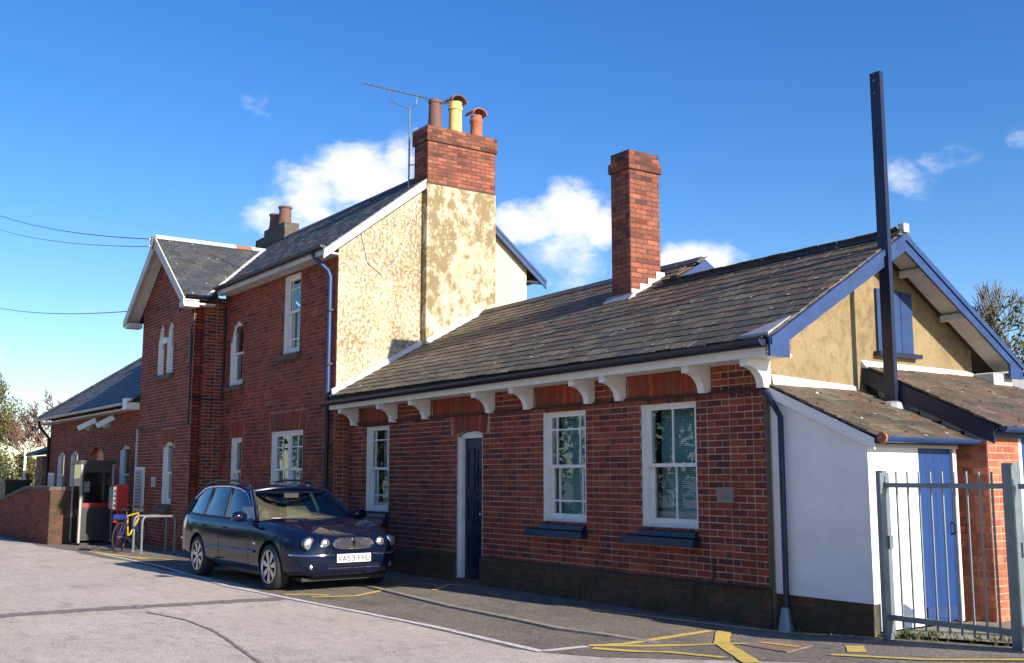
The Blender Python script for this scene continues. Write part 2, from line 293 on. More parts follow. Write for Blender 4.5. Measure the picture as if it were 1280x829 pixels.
# ------------------------------------------------------------------ ground
def gz(x):
    if x < -9: return .01 * (max(x, -40) + 9)
    if x > .3: return .055 * (min(x, 3.5) - .3)
    return 0.0
def sheet(xs, y0, y1, off, yfun=None):
    m = MB(); xs = sorted(xs)
    for a, b in zip(xs, xs[1:]):
        ya0, yb0 = (y0, y0) if yfun is None else (yfun(a), yfun(b))
        m.quad((a, ya0, gz(a) + off), (b, yb0, gz(b) + off), (b, y1, gz(b) + off), (a, y1, gz(a) + off))
    return m
XB = [-900, -40, -9, .3, 3.5, 900]
tag(sheet(XB, -900, 900, 0).build('ground', M['road'], kind='structure'), 'old pale grey asphalt of the road and forecourt')
def bay_edge(x): return -2.9 + .06 * math.sin(x * 1.3) + .03 * math.sin(x * 3.1)
bay_xs = [-30 + i * .5 for i in range(60)] + [-.1, .3, .8, 1.2, 2, 3, 3.5, 6, 9]
tag(sheet(bay_xs, -2.9, .3, .004, lambda x: bay_edge(x) if x < -.2 else -2.9 + min(1.5, (x + .2) * .55)).build('pavement', M['bay'], kind='structure'), 'darker gritty asphalt strip along the building')
tag(sheet([1.2, 2.2, 3.5, 9], .12, 9, .030).build('yard_path', M['paving'], kind='structure'), 'mossy paved yard behind the railing gate')
tag(sheet([-900, -60, -34], 2, 900, .05).build('field', M['field'], kind='structure'), 'rough grass beyond the station')
tag(sheet([-34, -20, 3.5, 900], 14, 900, .06).build('grass_verge', M['field'], kind='structure'), 'rough grass behind the buildings')

def road_line(name, pts, w, mat, label, cat='road marking', group=None, off=.009):
    """a painted strip along points, jittered edges, following the ground"""
    m = MB(); P = []
    for (ax, ay), (bx, by) in zip(pts, pts[1:]):
        n = max(2, int(math.hypot(bx - ax, by - ay) / .12))
        for i in range(n): P.append(Vector((ax + (bx - ax) * i / n, ay + (by - ay) * i / n)))
    P.append(Vector(pts[-1])); Lf, Rt = [], []
    for i, p in enumerate(P):
        d = (P[min(i + 1, len(P) - 1)] - P[max(i - 1, 0)]).normalized(); nn = Vector((-d.y, d.x))
        for S, sg in ((Lf, 1), (Rt, -1)):
            q = p + nn * sg * (w / 2 + random.uniform(-.008, .008) * (6 if name == 'tar_seam' and w > .1 else 1)); S.append((q.x, q.y, gz(q.x) + off))
    for i in range(len(P) - 1): m.quad(Lf[i], Rt[i], Rt[i + 1], Lf[i + 1])
    o = m.build(name, mat, kind='structure'); o['label'] = label; return o
road_line('white_line', [(-17.2, -2.62), (-11.83, -2.74), (-7.5, -3.12), (-4.66, -2.98), (-2.2, -2.84), (-.2, -2.88)], .085, M['white_line'], 'long white line edging the parking bay')
road_line('white_line', [(-.22, -2.86), (-.19, -2.36)], .085, M['white_line'], 'short white return at the end of the long white line')
road_line('yellow_line', [(-.2, -2.30), (-.1, -1.95), (-.25, -.66)], .10, M['yellow_line'], 'yellow hatch edge running from the white line to the wall')
road_line('yellow_line', [(-.22, -2.32), (.09, -1.92), (.45, -1.30), (.82, -.90)], .10, M['yellow_line'], 'yellow hatch line pointing at the rusty cover', off=.010)
road_line('yellow_line', [(-.14, -.6), (.45, -1.25), (1.6, -2.1)], .15, M['yellow_line'], 'broad yellow diagonal crossing the hatch by the corner', off=.011)
road_line('yellow_line', [(-.06, -2.40), (.55, -2.05), (1.2, -2.0)], .10, M['yellow_line'], 'faint yellow hatch line nearest the road', off=.012)
road_line('yellow_line', [(1.5, -.66), (1.80, -1.02)], .16, M['yellow_line'], 'short yellow block in front of the white lean-to')
road_line('yellow_line', [(1.75, -1.3), (2.5, -1.1), (3.3, -.45), (4.2, .2)], .10, M['yellow_line'], 'yellow line in front of the railing gate', off=.013)
road_line('yellow_line', [(-5.9, -2.9), (-5.75, -2.6), (-5.5, -2.45)], .12, M['yellow_line'], 'yellow stub under the front of the car')
road_line('yellow_line', [(-5.4, -2.75), (-5.2, -2.2), (-5.6, -1.6)], .10, M['yellow_line'], 'yellow zigzag in front of the car bumper', off=.011)
road_line('yellow_line', [(-6.0, -1.5), (-6.2, -.75), (-5.9, -.55)], .09, M['yellow_line'], 'upper yellow zigzag stroke by the blue door')
road_line('yellow_line', [(-5.2, -1.0), (-5.8, -.40), (-5.5, -.3)], .09, M['yellow_line'], 'lower yellow zigzag stroke by the blue door', off=.011)
road_line('yellow_line', [(-17.0, -2.62), (-14.4, -2.45), (-13.7, -2.40)], .16, M['yellow_line'], 'yellow edge line near the bicycle stands', off=.012)
road_line('yellow_line', [(-14.6, -2.35), (-12.6, -1.95)], .09, M['yellow_line'], 'thin yellow line behind the car', off=.013)
road_line('tar_seam', [(-5.9, -9.0), (-5.78, -6.4), (-5.76, -5.36), (-5.55, -3.34), (-5.6, -2.95)], .33, M['tar'], 'wide dark tar seam across the road', off=.005)
road_line('tar_seam', [(-5.15, -4.95), (-4.2, -4.8), (-3.1, -4.85), (-1.0, -5.2)], .035, M['tar'], 'narrow dark crack seam in the road', off=.006)
kb = MB(); kp = [(-7.2, -1.45), (-5.75, -1.61), (-3.5, -1.85), (-1.9, -1.90), (-1.2, -1.95), (-.5, -1.82), (.1, -1.68)]
for (ax, ay), (bx, by) in zip(kp, kp[1:]):
    ha, hb = (.028 if a_ > -7 else .004 for a_ in (ax, bx)); hb = hb if bx < 0 else .002; kb.hexa([(ax, ay, -.05), (bx, by, -.05), (bx, by + .11, -.05), (ax, ay + .11, -.05), (ax, ay, ha), (bx, by, hb), (bx, by + .11, hb - .002), (ax, ay + .11, ha - .004)])
tag(kb.build('kerb', M['kerb'], kind='structure'), 'worn dropped kerb in the bay')
cv = MB(); cv.add([(.66, -1.22, gz(.66) + .012), (1.36, -1.40, gz(1.36) + .012), (1.2, -.87, gz(1.2) + .012), (.57, -.70, gz(.57) + .012)], [(0, 1, 2, 3)])
cv.prism([(.66, -1.22, gz(.66) - .01), (1.36, -1.40, gz(1.36) - .01), (1.2, -.87, gz(1.2) - .01), (.57, -.70, gz(.57) - .01)], (0, 0, .02))
cover = cv.build('manhole_cover', M['cover']); tag(cover, 'rusty brown rectangular manhole cover with a yellow stripe by the corner', 'manhole cover')
def seg_strip(m, a, b, w, off):
    a, b = Vector(a), Vector(b); d = (b - a).normalized(); n = Vector((-d.y, d.x)) * w / 2
    m.quad(*[(q.x, q.y, gz(q.x) + off) for q in (a - n, b - n, b + n, a + n)]); return m
seg_strip(MB(), (.70, -1.0), (1.22, -1.07), .07, .017).build('painted_stripe', M['yellow_line'], cover)

# ------------------------------------------------------------------ brickwork
COURSE, JOINT = .0762, .0125
def rnd_brick(kind=0):
    """base colours of single bricks"""
    r = random.random()
    if kind == 0: base = random.choice([(.30, .048, .021), (.35, .062, .026), (.25, .038, .020), (.19, .034, .022), (.32, .068, .030), (.14, .032, .025)])
    elif kind == 1: base = random.choice([(.29, .062, .028), (.32, .075, .03), (.26, .055, .027), (.23, .047, .026)])       # rubbed, orange-red
    elif kind == 2: base = random.choice([(.50, .15, .07), (.46, .13, .06), (.40, .11, .06), (.54, .18, .09)])                # bright outbuilding brick
    elif kind == 3: base = random.choice([(.27, .088, .05), (.32, .105, .06), (.23, .072, .045), (.18, .058, .04), (.29, .085, .048)])   # chimney brick
    else: base = random.choice([(.13, .045, .030), (.16, .05, .03), (.10, .04, .028)])                                        # dark
    k = random.uniform(.82, 1.14) * (.80 if kind == 0 else 1)
    return tuple(x * k for x in base)
BRICK_MESH = {}
def brick_mesh(l, h, mat):
    key = (round(l, 3), round(h, 4), mat.name)
    if key not in BRICK_MESH:
        l = key[0]; m = MB(); e = .004
        x, z = l / 2, h / 2
        m.add([(-x, 0, -z), (x, 0, -z), (x, 0, z), (-x, 0, z), (-x + e, -.0045, -z + e), (x - e, -.0045, -z + e), (x - e, -.0045, z - e), (-x + e, -.0045, z - e), (-x, -.0022, -z), (x, -.0022, -z), (x, -.0022, z), (-x, -.0022, z)],
              [(4, 5, 6, 7), (8, 9, 5, 4), (9, 10, 6, 5), (10, 11, 7, 6), (11, 8, 4, 7), (0, 1, 9, 8), (1, 2, 10, 9), (2, 3, 11, 10), (3, 0, 8, 11)])
        me = bpy.data.meshes.new('brick'); me.from_pydata(m.v, [], m.f)
        at = me.color_attributes.new('tint', 'FLOAT_COLOR', 'POINT'); at.data.foreach_set('color', [1.0] * (4 * len(m.v)))
        me.materials.append(mat); BRICK_MESH[key] = me
    return BRICK_MESH[key]

def subtract(iv, cuts):
    out = [iv]
    for c in cuts:
        if c is None: continue
        nx = []
        for a, b in out:
            if c[1] <= a or c[0] >= b: nx.append((a, b)); continue
            if c[0] > a: nx.append((a, c[0]))
            if c[1] < b: nx.append((c[1], b))
        out = nx
    return out
class Rect:
    def __init__(s, u0, u1, z0, z1): s.u0, s.u1, s.z0, s.z1 = u0, u1, z0, z1; s.curved = False
    def cut(s, z): return (s.u0, s.u1) if s.z0 < z < s.z1 else None
class Arch(Rect):
    """round or segmental head: spring line at zs, crown at z1"""
    def __init__(s, u0, u1, z0, zs, z1, pointed=False): super().__init__(u0, u1, z0, z1); s.zs = zs; s.curved = True; s.pointed = pointed
    def half(s, z):
        w = (s.u1 - s.u0) / 2; r = s.z1 - s.zs; t = min(1, max(0, (z - s.zs) / r)); return w * math.sqrt(max(0, 1 - t * t))
    def cut(s, z):
        if not s.z0 < z < s.z1: return None
        c = (s.u0 + s.u1) / 2; h = (s.u1 - s.u0) / 2 if z <= s.zs else s.half(z); return (c - h, c + h)

def brick_wall(owner, org, u, n, u0, u1, z0, z1, ops=(), skip=(), mortar='mortar', mat='brick', kind=0, thick=.24, outer=None, indiv=0, near=None, name='wall', clean=None, phase=0, english=False, kindf=None):
    """a mortar slab with real openings (part) and bricks standing 8 to 10 mm proud of it (pieces of that part)"""
    org, u, n = Vector(org), Vector(u), Vector(n); Z = Vector((0, 0, 1)); of = outer or (lambda z: (u0, u1))
    P = lambda a, z, d: org + u * a + Z * z + n * d
    zs = {z0, z1}
    for o in ops:
        zs |= {max(z0, o.z0), min(z1, o.z1)}
        if o.curved: zs |= {o.zs + (o.z1 - o.zs) * k / 10 for k in range(11)}
    if outer: zs |= {z0 + (z1 - z0) * k / 40 for k in range(41)}
    zs = sorted(z for z in zs if z0 <= z <= z1); s = MB()
    for a, b in zip(zs, zs[1:]):
        if b - a < 1e-5: continue
        zm = (a + b) / 2; io, ia, ib = of(zm), of(a), of(b)
        for p, q in subtract(io, [o.cut(zm) for o in ops]):
            if q - p < 1e-4: continue
            pa, pb = (ia[0], ib[0]) if abs(p - io[0]) < 1e-6 else (p, p); qa, qb = (ia[1], ib[1]) if abs(q - io[1]) < 1e-6 else (q, q)
            s.quad(P(pa, a, 0), P(qa, a, 0), P(qb, b, 0), P(pb, b, 0)); s.quad(P(pa, a, -thick), P(qa, a, -thick), P(qb, b, -thick), P(pb, b, -thick))
            s.quad(P(pa, a, 0), P(pb, b, 0), P(pb, b, -thick), P(pa, a, -thick)); s.quad(P(qa, a, 0), P(qb, b, 0), P(qb, b, -thick), P(qa, a, -thick))
    for o in ops:                                    # heads and bottoms of the openings
        if not o.curved: s.quad(P(o.u0, o.z1, 0), P(o.u1, o.z1, 0), P(o.u1, o.z1, -thick), P(o.u0, o.z1, -thick))
        if o.z0 > z0: s.quad(P(o.u0, o.z0, 0), P(o.u1, o.z0, 0), P(o.u1, o.z0, -thick), P(o.u0, o.z0, -thick))
    wall = s.build(name, M[mortar], owner)
    cells = []; nrow = int(round((z1 - z0) / COURSE))
    for r in range(nrow):
        za = z0 + r * COURSE; zb = za + COURSE - JOINT; zm = (za + zb) / 2
        if zb > z1 + .02: break
        io = of(zm)
        if io[1] - io[0] < .05: continue
        seq = [.2267, .1133] if not english else ([.2267] if r % 2 else [.1133])   # Flemish: stretcher, header
        x = u0 - (.1700 if (r + phase) % 2 else 0.0) - (.0567 if not english and (r + phase) % 2 == 0 else 0); k = 0; ivs = []
        while x < u1:
            w = seq[k % len(seq)]; ivs.append((x, x + w)); x += w; k += 1
        cuts = [o.cut(zm) for o in ops] + [o.cut(zm) for o in skip]
        for a, b in ivs:
            a, b = max(a, io[0]), min(b, io[1])
            if b - a < .02: continue
            for p, q in subtract((a, b), cuts):
                p += JOINT / 2; q -= JOINT / 2
                if q - p > .018: cells.append((p, q, za, zb))
    mt = M[mat]
    if indiv:
        nr = Vector(near) if near else CAM
        cells.sort(key=lambda c: (P((c[0] + c[1]) / 2, c[2], 0) - nr).length - (c[1] - c[0]) * 2.0)
    rot = math.atan2(u.y, u.x); st = MB()
    for i, (p, q, za, zb) in enumerate(cells):
        kd = kindf((p + q) / 2, za) if kindf else kind; t = rnd_brick(kd); pr = random.uniform(-.0012, .0012)
        if i < indiv:
            o = bpy.data.objects.new('brick', brick_mesh(q - p, zb - za, mt)); col.objects.link(o); o.parent = wall
            o.location = P((p + q) / 2, (za + zb) / 2, pr) - ORG[wall]; o.rotation_euler = (0, random.uniform(-.006, .006), rot); o.color = (*t, 1)
        else:
            j = lambda: random.uniform(-.0013, .0013); d = .0042 + pr
            st.add([P(p, za, -.003), P(q, za, -.003), P(q, zb, -.003), P(p, zb, -.003), P(p + j(), za + j(), d), P(q + j(), za + j(), d + j()), P(q + j(), zb + j(), d), P(p + j(), zb + j(), d + j())],
                   [(4, 5, 6, 7), (0, 1, 5, 4), (1, 2, 6, 5), (2, 3, 7, 6), (3, 0, 4, 7)], t)
    if st.v: st.build('brickwork', mt, wall, kind='stuff')
    return wall
def soldier_arch(owner, org, u, n, u0, u1, z0, z1, splay=.10, name='flat_arch', kind=1, w=.072, rise=0.0, mat='brick', mortar='mortar_red'):
    """upright rubbed bricks fanned over an opening"""
    org, u, n = Vector(org), Vector(u), Vector(n); Z = Vector((0, 0, 1)); m = MB(); N_ = int((u1 - u0) / w); c = (u0 + u1) / 2; hw = (u1 - u0) / 2
    back = MB(); P = lambda a, z, d: org + u * a + Z * z + n * d
    f = lambda a, t: a + (a - c) / hw * splay * t
    lift = lambda a: rise * (1 - ((a - c) / hw) ** 2)
    for i in range(N_):
        a, b = u0 + (u1 - u0) * i / N_ + .002, u0 + (u1 - u0) * (i + 1) / N_ - .002; d = .011 + random.uniform(-.002, .002); t = tuple(c_ * random.uniform(.62, 1.25) for c_ in rnd_brick(kind))
        za, zb = z0 + lift((a + b) / 2), z1
        pts = [(f(a, 0), za), (f(b, 0), za), (f(b, 1), zb), (f(a, 1), zb)]
        m.add([P(x, z, .0005) for x, z in pts] + [P(x, z, d) for x, z in pts], [(4, 5, 6, 7), (0, 1, 5, 4), (1, 2, 6, 5), (2, 3, 7, 6), (3, 0, 4, 7)], t)
    return m.build(name, M[mat], owner)

# ------------------------------------------------------------------ slates
SLATE_MESH = {}
def slate_mesh(w, l, mat):
    key = (round(w, 2), round(l, 2), mat.name)
    if key not in SLATE_MESH:
        w, l = key[0] - .006, key[1]; th = .013; m = MB(); m.box(-w / 2, w / 2, 0, l, 0, th)
        me = bpy.data.meshes.new('slate'); me.from_pydata(m.v, [], m.f)
        at = me.color_attributes.new('tint', 'FLOAT_COLOR', 'POINT'); at.data.foreach_set('color', [1.0] * (4 * len(m.v)))
        me.materials.append(mat); SLATE_MESH[key] = me
    return SLATE_MESH[key]
def rnd_slate(kind):
    if kind == 0: b = random.choice([(.092, .080, .056), (.072, .063, .046), (.11, .094, .064), (.080, .062, .046), (.066, .062, .048), (.125, .107, .072)])
    elif kind == 1: b = random.choice([(.055, .06, .068), (.065, .068, .072), (.048, .052, .058), (.075, .075, .075)])
    else: b = random.choice([(.115, .070, .047), (.098, .066, .046), (.125, .082, .055), (.088, .068, .049)])
    k = random.uniform(.84, 1.18); return tuple(x * k for x in b)
def slates(roof, S, a0, a1, rows, exp, w=.28, ok=None, indiv=0, kind=0, mat='slate', kindf=None, rough=1.0):
    """S(a, b): point at a metres along the eave and b metres up the slope"""
    cells = []
    for r in range(rows):
        b = r * exp; x = a0 - (w / 2 if r % 2 else 0) + random.uniform(-.01, .01)
        while x < a1:
            p, q = max(a0, x), min(a1, x + w)
            if q - p > .05 and (ok is None or ok((p + q) / 2, b + exp * .5)): cells.append((p, q, b))
            x += w
    cells.sort(key=lambda c: (S((c[0] + c[1]) / 2, c[2]) - CAM).length - (c[1] - c[0]) * 1.5); st = MB(); mt = M[mat]
    for i, (p, q, b) in enumerate(cells):
        c = (p + q) / 2; P0 = S(c, b); ey = (S(c, b + .3) - P0).normalized(); ex = (S(c + .05, b) - S(c - .05, b)).normalized(); nn = ex.cross(ey)
        if nn.z < 0: nn = -nn; ex = -ex
        nn.normalize(); ex = ey.cross(nn)
        yaw = random.gauss(0, .008) * rough; tilt = -.020 / exp * .45 - abs(random.gauss(0, .008)) * rough
        base = P0 + nn * (.018 + random.uniform(0, .004)) - ey * (.03 + random.uniform(-.008, .010) * rough)
        rot = Matrix((ex, ey, nn)).transposed() @ Matrix.Rotation(yaw, 3, 'Z') @ Matrix.Rotation(tilt, 3, 'X'); ln = exp * 1.75
        t = rnd_slate(kindf(c, b) if kindf else kind)
        if i < indiv:
            o = bpy.data.objects.new('slate', slate_mesh(q - p, ln, mt)); col.objects.link(o); o.parent = roof
            mw = rot.to_4x4(); mw.translation = base - ORG[roof]; o.matrix_local = mw; o.color = (*t, 1)
        else:
            hw = (q - p) / 2 - .003; th = .013
            V_ = [base + rot @ Vector(v) for v in ((-hw, 0, 0), (hw, 0, 0), (hw, ln, 0), (-hw, ln, 0), (-hw, 0, th), (hw, 0, th), (hw, ln, th), (-hw, ln, th))]
            st.add(V_, [(4, 5, 6, 7), (0, 1, 5, 4), (1, 2, 6, 5), (3, 0, 4, 7)], t)
    if st.v: st.build('slating', mt, roof, kind='stuff')

# ------------------------------------------------------------------ joinery on walls facing the street (-Y)
def sash_window(owner, x0, x1, z0, z1, yw, bars=('margin', 'margin'), head=None, setb=.05, sill=None, blind=False, meet=None, lining=True, lights=1, curtain=False, fr=.052, sillm='blue_dark'):
    """box frame, two sashes with glazing bars, a pane to each light, sill"""
    f = MB(); yf, yb = yw + setb, yw + setb + .12; zt = z1
    f.box(x0, x0 + fr, yf, yb, z0, z1); f.box(x1 - fr, x1, yf, yb, z0, z1); f.box(x0 + fr, x1 - fr, yf, yb, z1 - fr, z1); f.box(x0 + fr, x1 - fr, yf + .01, yb, z0, z0 + .055)
    if lining:
        zl = head[0] if head else z1 - .001
        f.box(x0 + .001, x0 + .022, yw + .004, yf - .001, z0, zl); f.box(x1 - .022, x1 - .001, yw + .004, yf - .001, z0, zl)
        if not head: f.box(x0 + .023, x1 - .023, yw + .004, yf - .001, z1 - .022, z1 - .001)
    if head:                                         # arched head: fill the corners behind the brick arch
        zs, zc = head; c = (x0 + x1) / 2; hw = (x1 - x0) / 2
        for sg in (-1, 1):
            pts = [(c + sg * hw, yf - .012, zc), (c + sg * hw, yf - .012, zs)]
            for k in range(9):
                an = math.pi / 2 * k / 8; pts.append((c + sg * (hw - fr) * math.cos(an), yf - .012, zs + (zc - zs - fr) * math.sin(an)))
            pts.append((c, yf - .012, zc)); f.prism(pts, (0, .03, 0))
    win = f.build('window', M['white'], owner)
    xi0, xi1 = x0 + fr, x1 - fr; zm = meet or (z0 + z1) / 2; W = (xi1 - xi0) / lights
    for li in range(lights):
        a, b = xi0 + li * W + (.03 if li else 0), xi0 + (li + 1) * W - (.03 if li < lights - 1 else 0)
        if li:
            MB().box(a - .06, a - .002, yf - .004, yb - .002, z0 + .056, z1 - fr).build('mullion', M['white'], win)
        for k, (za, zb, yy, bar) in enumerate(((zm - .02, z1 - fr, yf + .02, bars[0]), (z0 + .055, zm + .02, yf + .062, bars[1]))):
            s = MB(); t = .042; bot = .075 if k else .042
            s.box(a, a + t, yy, yy + .038, za, zb); s.box(b - t, b, yy, yy + .038, za, zb); s.box(a + t, b - t, yy, yy + .038, za, za + bot); s.box(a + t, b - t, yy, yy + .038, zb - t, zb)
            s.build('sash', M['white'], win)
            ga, gb, gc, gd = a + t, b - t, za + bot, zb - t; vx, hz = [], []
            if bar == 'margin': vx = [ga + (gb - ga) * .16, gb - (gb - ga) * .16]; hz = [gd - .17 if k == 0 else gc + .17]
            elif bar == 'cross': vx = [(ga + gb) / 2]
            elif bar == 'grid': vx = [(ga + gb) / 2]; hz = [gd - .22 if k == 0 else gc + .22]
            g = MB()
            for x in vx: g.box(x - .011, x + .011, yy + .006, yy + .032, gc, gd)
            ex_ = sorted([ga] + vx + [gb])
            for z in hz:
                for p, q in zip(ex_, ex_[1:]): g.box(p + (.0112 if p != ga else 0), q - (.0112 if q != gb else 0), yy + .006, yy + .032, z - .011, z + .011)
            if g.v: g.build('glazing_bar', M['white'], win)
            ez = sorted([gc] + hz + [gd])
            for p, q in zip(ex_, ex_[1:]):
                for r, t_ in zip(ez, ez[1:]): MB().box(p, q, yy + .016, yy + .020, r, t_).build('pane', M['glass'], win)
    if blind:
        bl = MB(); z = z0 + .08
        while z < z1 - fr: bl.add([(xi0, yb + .10, z), (xi1, yb + .10, z), (xi1, yb + .118, z + .021), (xi0, yb + .118, z + .021)], [(0, 1, 2, 3)]); z += .025
        bl.build('blind', M['blind'], win)
    if curtain:
        cu = MB(); k = 14
        for i in range(k):
            a, b = xi0 + (xi1 - xi0) * .45 * i / k, xi0 + (xi1 - xi0) * .45 * (i + 1) / k; cu.quad((a, yb + .15 + .02 * (i % 2), z0 + .05), (b, yb + .15 + .02 * ((i + 1) % 2), z0 + .05), (b, yb + .15 + .02 * ((i + 1) % 2), z1), (a, yb + .15 + .02 * (i % 2), z1))
        cu.build('curtain', M['curtain'], win)
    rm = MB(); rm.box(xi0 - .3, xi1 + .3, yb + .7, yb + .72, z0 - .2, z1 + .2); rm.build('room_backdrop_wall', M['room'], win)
    if sill == 'blue':
        sl = MB(); sl.hexa([(x0 - .26, yw - .13, z0 - .175), (x1 + .03, yw - .13, z0 - .175), (x1 + .03, yw + .0, z0 - .175), (x0 - .26, yw + .0, z0 - .175), (x0 - .26, yw - .12, z0 - .085), (x1 + .03, yw - .12, z0 - .085), (x1 + .03, yw, z0 - .07), (x0 - .26, yw, z0 - .07)])
        sl.build('sill', M[sillm], win)
        s2 = MB(); s2.hexa([(x0 - .02, yw - .07, z0 - .0695), (x1 - .0, yw - .07, z0 - .0695), (x1 - .0, yf, z0 - .0695), (x0 - .02, yf, z0 - .0695), (x0 - .02, yw - .055, z0 - .012), (x1, yw - .055, z0 - .012), (x1, yf, z0 + .004), (x0 - .02, yf, z0 + .004)])
        s2.build('sill', M[sillm], win)
    elif sill:
        sl = MB(); sl.hexa([(x0 - .14, yw - .10, z0 - .14), (x1 + .1, yw - .10, z0 - .14), (x1 + .1, yf, z0 - .14), (x0 - .14, yf, z0 - .14), (x0 - .14, yw - .09, z0 - .02), (x1 + .1, yw - .09, z0 - .02), (x1 + .1, yf, z0 + .004), (x0 - .14, yf, z0 + .004)])
        sl.build('sill', M[sill], win)
    return win
def gutter(owner, a, b, r=.058, mat='blue_dark', name='gutter'):
    a, b = Vector(a), Vector(b); d = (b - a).normalized(); out = d.cross(Vector((0, 0, 1))).normalized(); m = MB(); n = 8; ring = []
    for rr in (r, r - .008):
        for k in range(n + 1):
            an = math.pi * k / n; ring.append((math.cos(an) * rr, -math.sin(an) * rr))
    for p in (a, b):
        for x, z in ring: m.v.append(tuple(p + out * x + Vector((0, 0, z)))); m.t.append(None)
    K = 2 * (n + 1)
    for k in range(n): m.f.append((k, k + 1, K + k + 1, K + k)); m.f.append((n + 1 + k, n + 2 + k, K + n + 2 + k, K + n + 1 + k))
    m.f += [(0, n + 1, K + n + 1, K), (n, 2 * n + 1, K + 2 * n + 1, K + n)]
    for e in (0, K):
        for k in range(n): m.f.append((e + k, e + k + 1, e + n + 2 + k, e + n + 1 + k))
    for p in (a, b): m.add([p + out * x + Vector((0, 0, z)) for x, z in ring[:n + 1]], [tuple(range(n + 1))])
    return m.build(name, M[mat], owner, smooth=True)

# ------------------------------------------------------------------ the low range (single storey) with the street front at Y = 0
cot = thing('station_range', (-5, 0, 0), 'long low red-brick range with stone-slate roof, white eaves brackets and blue door', 'building')
XR, XL, YE, YR1, YR2, XS = .42, -9.9, -.40, 1.95, 2.80, -3.75
def zf(x, y):
    t = (x - XL) / (XR - XL); return 3.0 - .005 * t + (.553 + .038 * t) * (y - YE)
NX, NY = (1, 0, 0), (0, -1, 0)
W = [(-9.2, -8.38), (-4.0, -3.08), (-2.0, -1.07)]
ops = [Rect(a, b, .95, 2.465) for a, b in W] + [Arch(-6.2, -5.5, -.02, 2.17, 2.255)]
skip = [Rect(-9.5, -8.2, 2.51, 3.1), Rect(-4.2, -2.98, 2.51, 3.1), Rect(-2.25, -.92, 2.51, 3.1), Rect(-6.97, -5.28, 2.51, 3.1), Rect(-6.38, -5.32, 2.18, 2.51), Rect(-9.9, -6.2, -.1, .35), Rect(-5.5, .1, -.1, .35)]
def jamb(u, z):
    for a, b in W + [(-6.2, -5.5)]:
        if (a - .28 < u < a or b < u < b + .06) and random.random() < .8: return 1
    return 1 if (u < -9.25 and random.random() < .6) else 0
front = brick_wall(cot, (0, 0, 0), NX, NY, -9.9, -.002, 0, 2.96, ops, skip, indiv=220, kindf=jamb)
for a, b, z0, z1, sp, rs in ((-9.46, -8.24, 2.52, 2.83, .03, 0), (-4.16, -3.02, 2.52, 2.83, .03, 0), (-2.21, -.96, 2.52, 2.83, .03, 0), (-6.93, -5.32, 2.52, 2.83, .03, 0), (-6.30, -5.40, 2.20, 2.50, .05, .06)):
    soldier_arch(cot, (0, 0, 0), NX, NY, a, b, z0, z1, sp, rise=rs)
for a, b in ((-9.9, -6.2), (-5.5, -.001)):
    brick_wall(cot, (0, -.05, 0), NX, NY, a, b, -.02, .345, (), (), 'mortar_moss', 'brick_moss', 4, .049, name='plinth')
    m = MB(); x = a
    while x < b - .02:
        q = min(b, x + .112); t = rnd_brick(4); dz = random.uniform(-.004, .004)
        m.hexa([(x + .004, -.068, .347), (q - .004, -.068, .347), (q - .004, -.001, .347), (x + .004, -.001, .347), (x + .004, -.060, .385 + dz), (q - .004, -.060, .385 + dz), (q - .004, -.001, .412 + dz), (x + .004, -.001, .412 + dz)], t); x += .113
    m.build('plinth_cap', M['brick_moss'], cot)
sash_window(cot, *W[0], .95, 2.465, 0, ('margin', 'margin'), sill='blue', curtain=True)
sash_window(cot, *W[1], .95, 2.465, 0, ('margin', 'margin'), sill='blue', blind=True)
w3 = sash_window(cot, *W[2], .95, 2.465, 0, ('cross', 'cross'), sill='blue', blind=True)
fl = MB(); fl.tube([(-1.70, .265, 1.05), (-1.75, .265, 1.2), (-1.73, .265, 1.33)], .006, 5)
for dx, dz in ((-.03, .31), (.02, .33), (.0, .27), (-.02, .16), (.03, .15)): fl.lathe((-1.73 + dx, .262, 1.08 + dz), [(.0, -.001), (.028, .0), (.0, .012)], 8, 'y')
fl.build('white_flower_sticker', M['paper'], w3)
MB().prism([(-1.40, .262, 1.03), (-1.26, .262, 1.03), (-1.33, .262, 1.12)], (0, .004, 0)).build('warning_sticker', M['yellow'], w3)
# blue door in its white frame
d = MB(); d.box(-6.198, -6.145, .055, .195, .0, 2.17); d.box(-5.555, -5.502, .055, .195, .0, 2.17); d.box(-6.198, -6.183, .004, .054, 0, 2.17); d.box(-5.517, -5.502, .004, .054, 0, 2.17)
pts = [(-5.85 + .348 * math.cos(math.pi * k / 12), .055, 2.165 + .085 * math.sin(math.pi * k / 12)) for k in range(13)] + [(-6.145, .055, 2.15), (-5.555, .055, 2.15)]
d.prism(pts, (0, .12, 0)); d.build('door_frame', M['white'], cot)
dr = MB(); dr.box(-6.144, -5.556, .11, .155, .06, 2.149)
door = dr.build('door', M['blue_dark'], cot)
for za, zb in ((.22, .75), (.85, 1.25), (1.38, 2.0)):
    for xa, xb in ((-6.08, -5.88), (-5.82, -5.62)):
        m = MB(); m.box(xa, xb, .095, .111, za, za + .03); m.box(xa, xb, .095, .111, zb - .03, zb); m.box(xa, xa + .03, .095, .111, za + .03, zb - .03); m.box(xb - .03, xb, .095, .111, za + .03, zb - .03); m.build('panel', M['blue_dark'], door)
MB().lathe((-5.70, .09, 1.0), [(.012, .02), (.022, .012), (.028, 0), (.0, -.012)], 10, 'y').build('handle', M['chrome'], door)
MB().tube([(-5.78 + .045 * math.cos(t), .082, 1.60 + .065 * math.sin(t)) for t in [k * math.pi / 6 for k in range(13)]], .010, 6).build('knocker', M['black'], door)
MB().box(-5.89, -5.81, .093, .111, 1.28, 1.34).build('letter_plate', M['black'], door)
MB().box(-6.19, -5.51, -.09, .25, -.01, .055).build('doorstep', M['stone'], cot)
